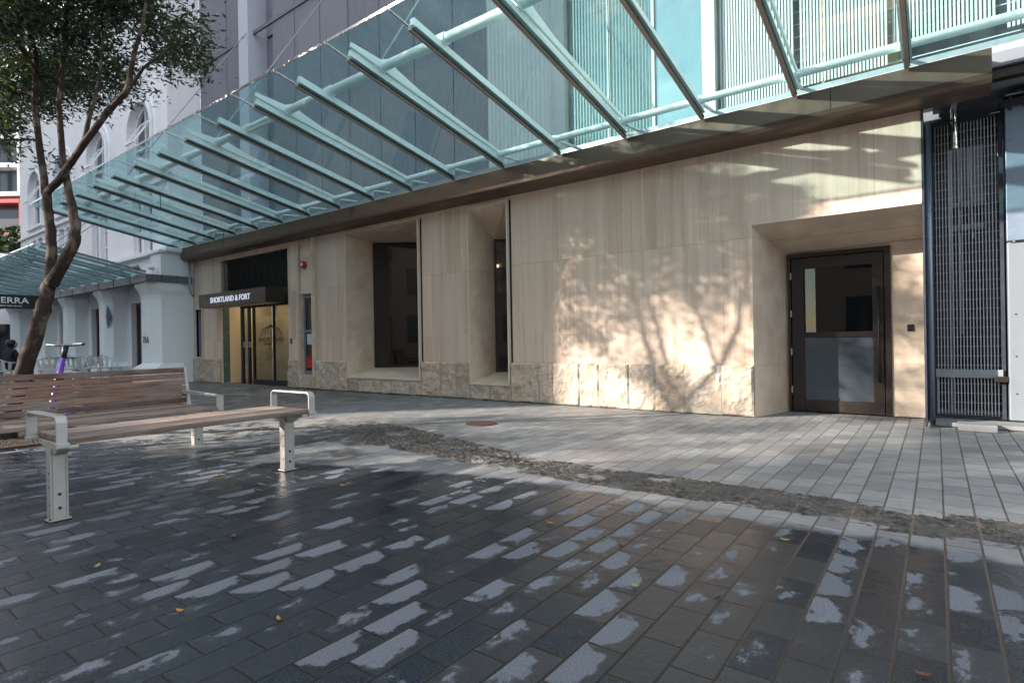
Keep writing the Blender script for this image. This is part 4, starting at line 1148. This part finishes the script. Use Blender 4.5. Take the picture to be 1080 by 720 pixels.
    idx = np.arange(n) * 4; tri = np.stack([idx, idx + 1, idx + 2, idx, idx + 2, idx + 3], 1).reshape(-1)
    me.loops.add(len(tri)); me.loops.foreach_set('vertex_index', tri.astype(np.int32))
    me.polygons.add(2 * n); me.polygons.foreach_set('loop_start', np.arange(2 * n, dtype=np.int32) * 3); me.polygons.foreach_set('loop_total', np.full(2 * n, 3, np.int32))
    me.update(); me.validate()
    tone = np.clip(np.repeat(np.repeat(rg.random(len(C)) * .45, leaves) + rg.random(n) * .55, 2), 0, 1).astype(np.float32)
    at = me.attributes.new('tone', 'FLOAT', 'FACE'); at.data.foreach_set('value', tone)
    me.materials.append(M['leaf'])
    o = bpy.data.objects.new('foliage', me); COL.objects.link(o); o.parent = t
    return t
Z = 6.3
limbs = [
    ([(-8.30, 1.62, -.05), tuple(ud(14, 425, Z)), tuple(ud(30, 375, Z)), tuple(ud(46, 328, Z)), tuple(ud(52, 300, Z))], [.15, .108, .094, .088, .084]),
    ([tuple(ud(52, 302, Z)), tuple(ud(55, 262, Z + .05)), tuple(ud(51, 225, Z + .1)), tuple(ud(49, 203, Z + .12))], [.075, .062, .060, .058]),
    ([tuple(ud(49, 205, Z + .12)), tuple(ud(42, 160, Z + .3)), tuple(ud(37, 110, Z + .4)), tuple(ud(38, 60, Z + .5)), tuple(ud(28, 10, Z + .7)), tuple(ud(20, -60, Z + .6))], [.052, .045, .040, .034, .026, .012]),
    ([tuple(ud(49, 204, Z + .12)), tuple(ud(63, 190, Z)), tuple(ud(75, 172, Z - .1)), tuple(ud(90, 150, Z - .2)), tuple(ud(112, 120, Z - .25)), tuple(ud(134, 97, Z - .3)), tuple(ud(141, 62, Z - .3)), tuple(ud(152, 20, Z - .4)), tuple(ud(160, -50, Z - .5))], [.050, .046, .043, .042, .040, .036, .026, .018, .008]),
    ([tuple(ud(134, 97, Z - .3)), tuple(ud(152, 72, Z - .3)), tuple(ud(178, 52, Z - .2)), tuple(ud(205, 38, Z))], [.026, .018, .014, .008]),
    ([tuple(ud(54, 300, Z - .02)), tuple(ud(66, 280, Z - .1)), tuple(ud(79, 255, Z - .12)), tuple(ud(79, 235, Z - .1)), tuple(ud(73, 205, Z)), tuple(ud(66, 165, Z + .2)), tuple(ud(62, 110, Z + .3)), tuple(ud(70, 40, Z + .5)), tuple(ud(75, -60, Z + .6))], [.085, .075, .068, .062, .050, .040, .034, .024, .01]),
    ([tuple(ud(88, 152, Z - .2)), tuple(ud(96, 118, Z - .1)), tuple(ud(104, 92, Z)), tuple(ud(108, 50, Z + .1)), tuple(ud(118, 0, Z + .3))], [.030, .026, .022, .016, .01]),
    ([tuple(ud(38, 100, Z + .4)), tuple(ud(15, 98, Z + .6)), tuple(ud(-5, 130, Z + .9))], [.03, .02, .012]),
    ([tuple(ud(40, 80, Z + .5)), tuple(ud(10, 30, Z + 0)), tuple(ud(-40, -30, Z - .6)), tuple(ud(-70, -120, Z - .9))], [.035, .03, .022, .01]),
]
tree = make_tree('street_tree', 'leafy street tree with forked leaning trunk behind the slatted backrest bench', limbs, (-8.25, 1.7, 5.2), (1.95, 2.0, 1.65), 265, 120, 11, .62, sz=1.0, extra=(((-9.8, 2.6, 5.0), (1.2, 1.1, 1.0), 90), ((-8.6, 1.6, 4.7), (1.2, 1.0, .8), 26)))
# unseen trees placed so that their shade streaks the paving
def simple_limbs(x, y, h, seed):
    rd = random.Random(seed); L = [([(x, y, -.05), (x + .05, y, .8), (x - .04, y + .1, 1.9), (x, y, 2.6)], [.14, .115, .10, .09])]
    for k in range(6):
        a = k * 1.05 + rd.uniform(-.3, .3); s = rd.uniform(.8, 1.4)
        L.append(([(x, y, 2.55), (x + math.cos(a) * s * .4, y + math.sin(a) * s * .4, 3.3), (x + math.cos(a) * s, y + math.sin(a) * s, 4.3 + rd.uniform(-.3, .4)), (x + math.cos(a) * s * 1.3, y + math.sin(a) * s * 1.3, h - .4)], [.06, .045, .03, .012]))
    return L
for q, (x, y, h, sd_, lab) in enumerate(((-12.4, -4.6, 6.4, 4, 'unseen leafy street tree beyond the left edge of the plaza, placed for its shade'), (-9.3, -5.4, 6.2, 8, 'unseen leafy street tree behind the viewer, placed for its shade'), (-15.5, .2, 6.8, 12, 'unseen leafy street tree towards the white building, placed for its shade'))):
    make_tree('street_tree', lab, simple_limbs(x, y, h, sd_), (x, y, h - 1.7), (1.9, 1.9, 1.25), 130, 60, 23 + q, .56, sz=1.2)

# tree pit
pt = MB((-8.3, 1.62, 0)); rr = random.Random(9)
for k in range(5200):
    a = rr.uniform(0, 2 * math.pi); r_ = math.sqrt(rr.random()) * .78
    x, y = -8.3 + r_ * math.cos(a), 1.62 + r_ * math.sin(a); s = rr.uniform(.008, .018)
    pt.add([(x - s, y, .004), (x, y - s, .004), (x + s, y, .004), (x, y + s, .004), (x, y, .004 + s * 1.1)], [(0, 1, 4), (1, 2, 4), (2, 3, 4), (3, 0, 4)])
tag(pt.build('tree_pit_gravel', M['gravel']), 'dark gravel and leaf litter around the trunk foot', kind='stuff')
pr = MB((-8.3, 1.62, 0)); n = 40
for q in range(n):
    a0 = 2 * math.pi * q / n; a1 = 2 * math.pi * (q + 1) / n
    P = lambda r, a, z: (-8.3 + r * math.cos(a), 1.62 + r * math.sin(a), z)
    pr.quad(P(.80, a0, .02), P(.84, a0, .02), P(.84, a1, .02), P(.80, a1, .02)); pr.quad(P(.84, a0, .02), P(.84, a0, 0), P(.84, a1, 0), P(.84, a1, .02)); pr.quad(P(.80, a0, .02), P(.80, a1, .02), P(.80, a1, 0), P(.80, a0, 0))
tag(pr.build('tree_pit_rim', M['rust']), 'thin rusty steel ring edging the tree pit', 'edging')

# ------------------------------------------------------------------ scooter
sc = thing('electric_scooter', 'purple electric scooter parked behind the slatted bench beside the tree', 'scooter', (-9.35, 2.2, 0))
osx = tuple(sc.location)
F = Vector((-8.80, 2.14, 0)); Rr = Vector((-9.30, 2.62, 0)); dv = (Rr - F).normalized(); sd = Vector((-dv.y, dv.x, 0)); up = Vector((0, 0, 1))
def wheel(name, p, r, par):
    m = MB(osx); m.tube([p + up * r - sd * .022, p + up * r - sd * .016, p + up * r + sd * .016, p + up * r + sd * .022], [r * .88, r, r, r * .88], 20); w_ = m.build(name, M['rubber'], par, smooth=False)
    m = MB(osx); m.tube([p + up * r - sd * .026, p + up * r + sd * .026], r * .5, 12); m.build('hub', M['plastic'], w_)
wheel('wheel', F, .11, sc); wheel('wheel', Rr, .105, sc)
m = MB(osx); a = F + dv * .16 + up * .14; b = Rr - dv * .1 + up * .14; m.obox((a + b) / 2, (b - a) / 2, sd * .075, up * .022); m.obox(Rr + up * .225 - dv * .0, dv * .11, sd * .04, up * .008); m.build('deck', M['purple'], sc, bevel=.01)
ln_ = Vector((.8, .6, 0)) * .09
m = MB(osx); m.tube([F + up * .12 + dv * .0, F + up * .30 + dv * .06 + ln_ * .2, F + up * .9 + dv * .20 + ln_], [.03, .035, .028], 10); m.tube([F + dv * .05 + up * .30, F + dv * .17 + up * .15], .028, 8); m.build('stem', M['purple'], sc, smooth=True)
m = MB(osx); m.tube([F + up * .60 + dv * .13 + ln_ * .6, F + up * .68 + dv * .148 + ln_ * .7], .043, 10); m.build('lock_collar', M['black'], sc)
m = MB(osx); hb = F + up * 1.0 + dv * .22 + ln_ * 1.1; ac = Vector((.8, .6, 0))
m.tube([F + up * .88 + dv * .195 + ln_, hb + up * .03], [.03, .036], 10); m.tube([hb + up * .03 - ac * .24 + up * .02, hb + up * .04 - ac * .1, hb + up * .04 + ac * .1, hb + up * .05 + ac * .24], [.016, .015, .015, .016], 8)
m.build('handlebar', M['black'], sc, smooth=True)
m = MB(osx); m.tube([hb + up * .045 + ac * .1, hb + up * .052 + ac * .22], .019, 8); m.build('grip', M['chrome'], sc)

# ------------------------------------------------------------------ cafe furniture
def make_chair(label):
    t = thing('cafe_chair', label, 'chair', (0, 0, 0), 'pale plastic cafe chairs')
    m = MB(); m.box(-.22, .22, -.22, .22, .42, .45); m.build('seat', M['plastic'], t, bevel=.01)
    m = MB(); n = 12; vs = []
    for k in range(n + 1):
        a = math.pi * (k / n) ; 
        for (z, r, q) in ((.47, .22, .22), (.80, .27, .27), (.82, .285, .285)):
            zz = z - (.16 * abs(math.cos(a)) if z > .6 else 0)
            vs.append((r * math.cos(a), q * math.sin(a) * 1.0, zz))
    fs = []
    for k in range(n):
        if k % 2 == 0 or True:
            fs.append((k * 3 + 1, k * 3 + 2, k * 3 + 5, k * 3 + 4))
        if k % 2 == 0: fs.append((k * 3, k * 3 + 1, k * 3 + 4, k * 3 + 3))
    m.add(vs, fs); o = m.build('backrest', M['plastic'], t); so = o.modifiers.new('thick', 'SOLIDIFY'); so.thickness = .014
    for sx in (-1, 1):
        for sy in (-1, 1):
            m = MB(); m.tube([(sx * .19, sy * .19, .43), (sx * .25, sy * .26, 0)], [.018, .014], 6); m.build('leg', M['plastic'], t)
    return t
cp = make_chair('pale plastic cafe chair tucked beside the first pier')
spots = [(-18.9, 6.02, 110, None), (-18.95, 5.78, 112, 'pale plastic cafe chair, second from the first pier'), (-19.0, 5.54, 112, 'pale plastic cafe chair, middle of the row before the shop door'),
         (-19.1, 5.28, 108, 'pale plastic cafe chair beside the round cafe table'), (-19.2, 4.72, 250, 'pale plastic cafe chair left of the cafe table'), (-19.6, 3.95, 200, 'pale plastic cafe chair behind the leaning tree trunk')]
for i, (x, y, a, lab) in enumerate(spots):
    o = cp if i == 0 else copy_tree(cp)
    o.location = (x, y, 0); o.rotation_euler = (0, 0, R_(a))
    if lab: o['label'] = lab
ct = thing('cafe_table', 'round grey cafe table on a black post among the pale chairs', 'table', (-19.6, 5.1, 0)); oc = tuple(ct.location)
m = MB(oc); m.tube([(-19.6, 5.1, .72), (-19.6, 5.1, .75)], .36, 24); m.build('tabletop', M['gutter'], ct)
m = MB(oc); m.tube([(-19.6, 5.1, .02), (-19.6, 5.1, .72)], .035, 10); m.tube([(-19.6, 5.1, 0.002), (-19.6, 5.1, .03)], .22, 16); m.build('pedestal', M['black'], ct)

# seated person (dark clothes) at the far cafe chair
def person():
    t = thing('person', 'person in dark clothes seated at the cafe beside the tree trunk', 'person', (-19.62, 4.0, 0))
    J = dict(pel=(0, 0, .50), ch=(0, .02, .86), nk=(0, .0, 1.02), hd=(0, -.03, 1.12), top=(0, -.02, 1.2),
             sL=(-.17, .02, .95), eL=(-.23, -.08, .70), wL=(-.14, -.30, .70), sR=(.17, .02, .95), eR=(.23, -.08, .70), wR=(.14, -.30, .70),
             kL=(-.11, -.42, .50), aL=(-.12, -.40, .09), tL=(-.12, -.55, .04), kR=(.11, -.42, .50), aR=(.12, -.40, .09), tR=(.12, -.55, .04), hL=(-.09, -.02, .50), hR=(.09, -.02, .50))
    ks = list(J); ed = [('pel', 'ch'), ('ch', 'nk'), ('nk', 'hd'), ('hd', 'top'), ('ch', 'sL'), ('sL', 'eL'), ('eL', 'wL'), ('ch', 'sR'), ('sR', 'eR'), ('eR', 'wR'), ('pel', 'hL'), ('hL', 'kL'), ('kL', 'aL'), ('aL', 'tL'), ('pel', 'hR'), ('hR', 'kR'), ('kR', 'aR'), ('aR', 'tR')]
    rad = dict(pel=.13, ch=.14, nk=.05, hd=.085, top=.07, sL=.065, eL=.045, wL=.03, sR=.065, eR=.045, wR=.03, kL=.06, aL=.04, tL=.03, kR=.06, aR=.04, tR=.03, hL=.09, hR=.09)
    me = bpy.data.meshes.new('body'); me.from_pydata([J[k] for k in ks], [(ks.index(a), ks.index(b)) for a, b in ed], [])
    me.materials.append(M['cloth']); o = bpy.data.objects.new('body', me); COL.objects.link(o); o.parent = t
    o.modifiers.new('skin', 'SKIN')
    for i, k in enumerate(ks): me.skin_vertices[0].data[i].radius = (rad[k], rad[k]); me.skin_vertices[0].data[i].use_root = (k == 'pel')
    s = o.modifiers.new('sub', 'SUBSURF'); s.levels = 1; s.render_levels = 2
    f = MB(); f.tube([(0, -.05, 1.04), (0, -.065, 1.09), (0, -.07, 1.15), (0, -.05, 1.2)], [.05, .075, .08, .05], 12); f.build('face', M['skin'], t, smooth=True)
    h = MB(); h.tube([(0, .0, 1.08), (0, .0, 1.16), (0, -.01, 1.24), (0, -.01, 1.26)], [.07, .102, .085, .03], 12); h.build('hair', M['black'], t, smooth=True)
    t.location = (-19.62, 4.02, 0); t.rotation_euler = (0, 0, R_(200))
person()

# ------------------------------------------------------------------ small things on the ground
def gpt(x, y):
    p0 = ud(x, y, 1.) - Vector((0, 0, 1)); return Vector((0, 0, 1)) + p0 * (-1 / p0.z)
leafm = {'o': simple('orange_leaf', (.42, .17, .03), .6, 0., .3, 30), 'y': simple('yellow_leaf', (.30, .25, .06), .6, 0., .3, 30), 'b': simple('brown_leaf', (.12, .05, .025), .7, 0., .3, 30), 'k': simple('dark_leaf', (.02, .02, .02), .7, 0., .3, 30)}
leaves = [(-4.42, 2.13, 'o', 'orange leaf on sunlit paving below the middle of the backless bench'),
 (-4.60, 2.29, 'o', 'orange leaf behind the first orange leaf under the backless bench'),
 (270, 510 + 22, 'o', 'orange leaf on wet paving in front of the far leg of the backless bench'),
 (362, 513, 'y', 'yellow green leaf on wet paving right of the far bench leg'),
 (362, 481, 'o', 'small orange leaf beyond the far bench leg'), (102, 599, 'y', 'yellow leaf on wet paving below the near bench leg'),
 (151, 613, 'k', 'curled black leaf on wet paving below the backless bench'), (294, 655, 'o', 'orange brown leaf at the lower left of the wet paving'),
 (246, 567, 'b', 'brown leaf on wet paving left of the bright reflection'), (625, 511, 'o', 'orange leaf on the edge of the rough stone channel'),
 (670, 620, 'y', 'pale yellow leaf in a joint of the wet paving in the middle foreground'), (828, 571, 'y', 'yellow leaf beside a joint right of the middle foreground'),
 (757, 633, 'k', 'dark leaf on the brown wet paving at the lower right'), (963, 580, 'k', 'black leaf on the slab just below the rough stone channel'),
 (974, 714, 'b', 'dark brown leaf at the bottom right by the long joint'), (655, 578, 'k', 'black looped twig litter on the wet paving'),
 (580, 553, 'o', 'tiny orange leaf on wet paving below the channel'), (430, 480, 'y', 'yellow green leaf on the bright edge of the channel'),
 (452, 479, 'y', 'second yellow green leaf on the bright edge of the channel'), (190, 655 - 9, 'o', 'pale curled leaf on the lower left paving')]
for i, (a, b, k, lab) in enumerate(leaves):
    p = Vector((a, b, 0)) if i < 2 else gpt(a, b)
    rd = random.Random(i * 3 + 1); an = rd.uniform(0, 6.28); L = rd.uniform(.015, .024) * (1.25 if i < 4 else 1.); W_ = L * rd.uniform(.35, .5)
    u_ = Vector((math.cos(an), math.sin(an), 0)); v_ = Vector((-u_.y, u_.x, 0)); vs = []; fs = []; n = 8
    for q in range(n + 1):
        s = q / n * 2 - 1; wq = W_ * (1 - s * s) ** .7 + .0008; zc_ = .006 + .010 * s * s
        for e in (-1, 0, 1): vs.append(p + u_ * L * s + v_ * wq * e + Vector((0, 0, zc_ + (.005 if e else 0) * (1 - abs(s)))))
    for q in range(n):
        for e in range(2): fs.append((q * 3 + e, q * 3 + e + 1, q * 3 + e + 4, q * 3 + e + 3))
    m = MB(p); m.add(vs, fs); o = m.build('fallen_leaf', leafm[k]); so = o.modifiers.new('thick', 'SOLIDIFY'); so.thickness = .0012
    tag(o, lab, 'leaf', 'fallen leaves on the paving')
m = MB((-4.44, 5.27, 0)); n = 20
m.tube([(-4.44, 5.27, .001), (-4.44, 5.27, .008)], .19, 24); m.tube([(-4.44, 5.27, .008), (-4.44, 5.27, .0115)], .15, 24)
tag(m.build('manhole_cover', M['rust']), 'small rusty round cover set in the dry paving before the slim window', 'manhole cover')

# ------------------------------------------------------------------ world, sun, camera
EL, AZ = 20., (-.69, -.724)
wd = bpy.data.worlds.new('World'); S.world = wd; wd.use_nodes = True
nt = wd.node_tree; nt.nodes.clear()
out = nt.nodes.new('ShaderNodeOutputWorld'); bg = nt.nodes.new('ShaderNodeBackground'); sk = nt.nodes.new('ShaderNodeTexSky')
sk.sky_type = 'NISHITA'; sk.sun_disc = False; sk.sun_elevation = R_(EL); sk.sun_rotation = math.atan2(AZ[0], AZ[1]); sk.air_density = 1.; sk.dust_density = .6; sk.ozone_density = 1.2
# wispy clouds
tc = nt.nodes.new('ShaderNodeTexCoord'); mp = nt.nodes.new('ShaderNodeVectorMath'); mp.operation = 'MULTIPLY'; mp.inputs[1].default_value = (1.2, 2.6, 5.)
nz = nt.nodes.new('ShaderNodeTexNoise'); nz.inputs['Scale'].default_value = 2.1; nz.inputs['Detail'].default_value = 8; nz.inputs['Roughness'].default_value = .6; nz.inputs['Distortion'].default_value = .7
rp = nt.nodes.new('ShaderNodeMapRange'); rp.interpolation_type = 'SMOOTHSTEP'; rp.inputs[1].default_value = .38; rp.inputs[2].default_value = .60; rp.inputs[4].default_value = .85
mx = nt.nodes.new('ShaderNodeMix'); mx.data_type = 'RGBA'; mx.inputs[7].default_value = (9., 9., 9.3, 1)
nt.links.new(tc.outputs['Generated'], mp.inputs[0]); nt.links.new(mp.outputs[0], nz.inputs['Vector']); nt.links.new(nz.outputs['Fac'], rp.inputs[0])
nt.links.new(rp.outputs[0], mx.inputs[0]); nt.links.new(sk.outputs[0], mx.inputs[6]); nt.links.new(mx.outputs[2], bg.inputs[0]); nt.links.new(bg.outputs[0], out.inputs[0])
bg.inputs[1].default_value = .11
ld = bpy.data.lights.new('sun', 'SUN'); ld.energy = 5.0; ld.angle = R_(.55); ld.color = (1., .905, .80)
lo = bpy.data.objects.new('sun', ld); COL.objects.link(lo)
dl = Vector((-AZ[0] * math.cos(R_(EL)), -AZ[1] * math.cos(R_(EL)), -math.sin(R_(EL))))
lo.rotation_euler = dl.to_track_quat('-Z', 'Y').to_euler(); lo.location = (-20, -15, 20)

cd = bpy.data.cameras.new('camera'); cam = bpy.data.objects.new('camera', cd); COL.objects.link(cam); S.camera = cam
cd.sensor_width = 36.; cd.sensor_fit = 'HORIZONTAL'; cd.lens = 596.54 / 1080 * 36; cd.clip_start = .05; cd.clip_end = 600
ya, pi_, ro = R_(36.879), R_(-.036), R_(-.942)
a = Vector((-math.sin(ya) * math.cos(pi_), math.cos(ya) * math.cos(pi_), math.sin(pi_))); r = Vector((math.cos(ya), math.sin(ya), 0)); u = r.cross(a)
r2 = r * math.cos(ro) + u * math.sin(ro); u2 = u * math.cos(ro) - r * math.sin(ro)
mw = Matrix((r2, u2, -a)).transposed().to_4x4(); mw.translation = Vector((0, 0, 1)); cam.matrix_world = mw

S.view_settings.view_transform = 'Standard'; S.view_settings.look = 'None'; S.view_settings.gamma = 1; S.view_settings.exposure = 1.5
S.render.engine = 'CYCLES'
S.cycles.max_bounces = 8; S.cycles.transparent_max_bounces = 24; S.cycles.diffuse_bounces = 4; S.cycles.glossy_bounces = 4
S.cycles.sample_clamp_indirect = 6.
S.cycles.use_denoising = True
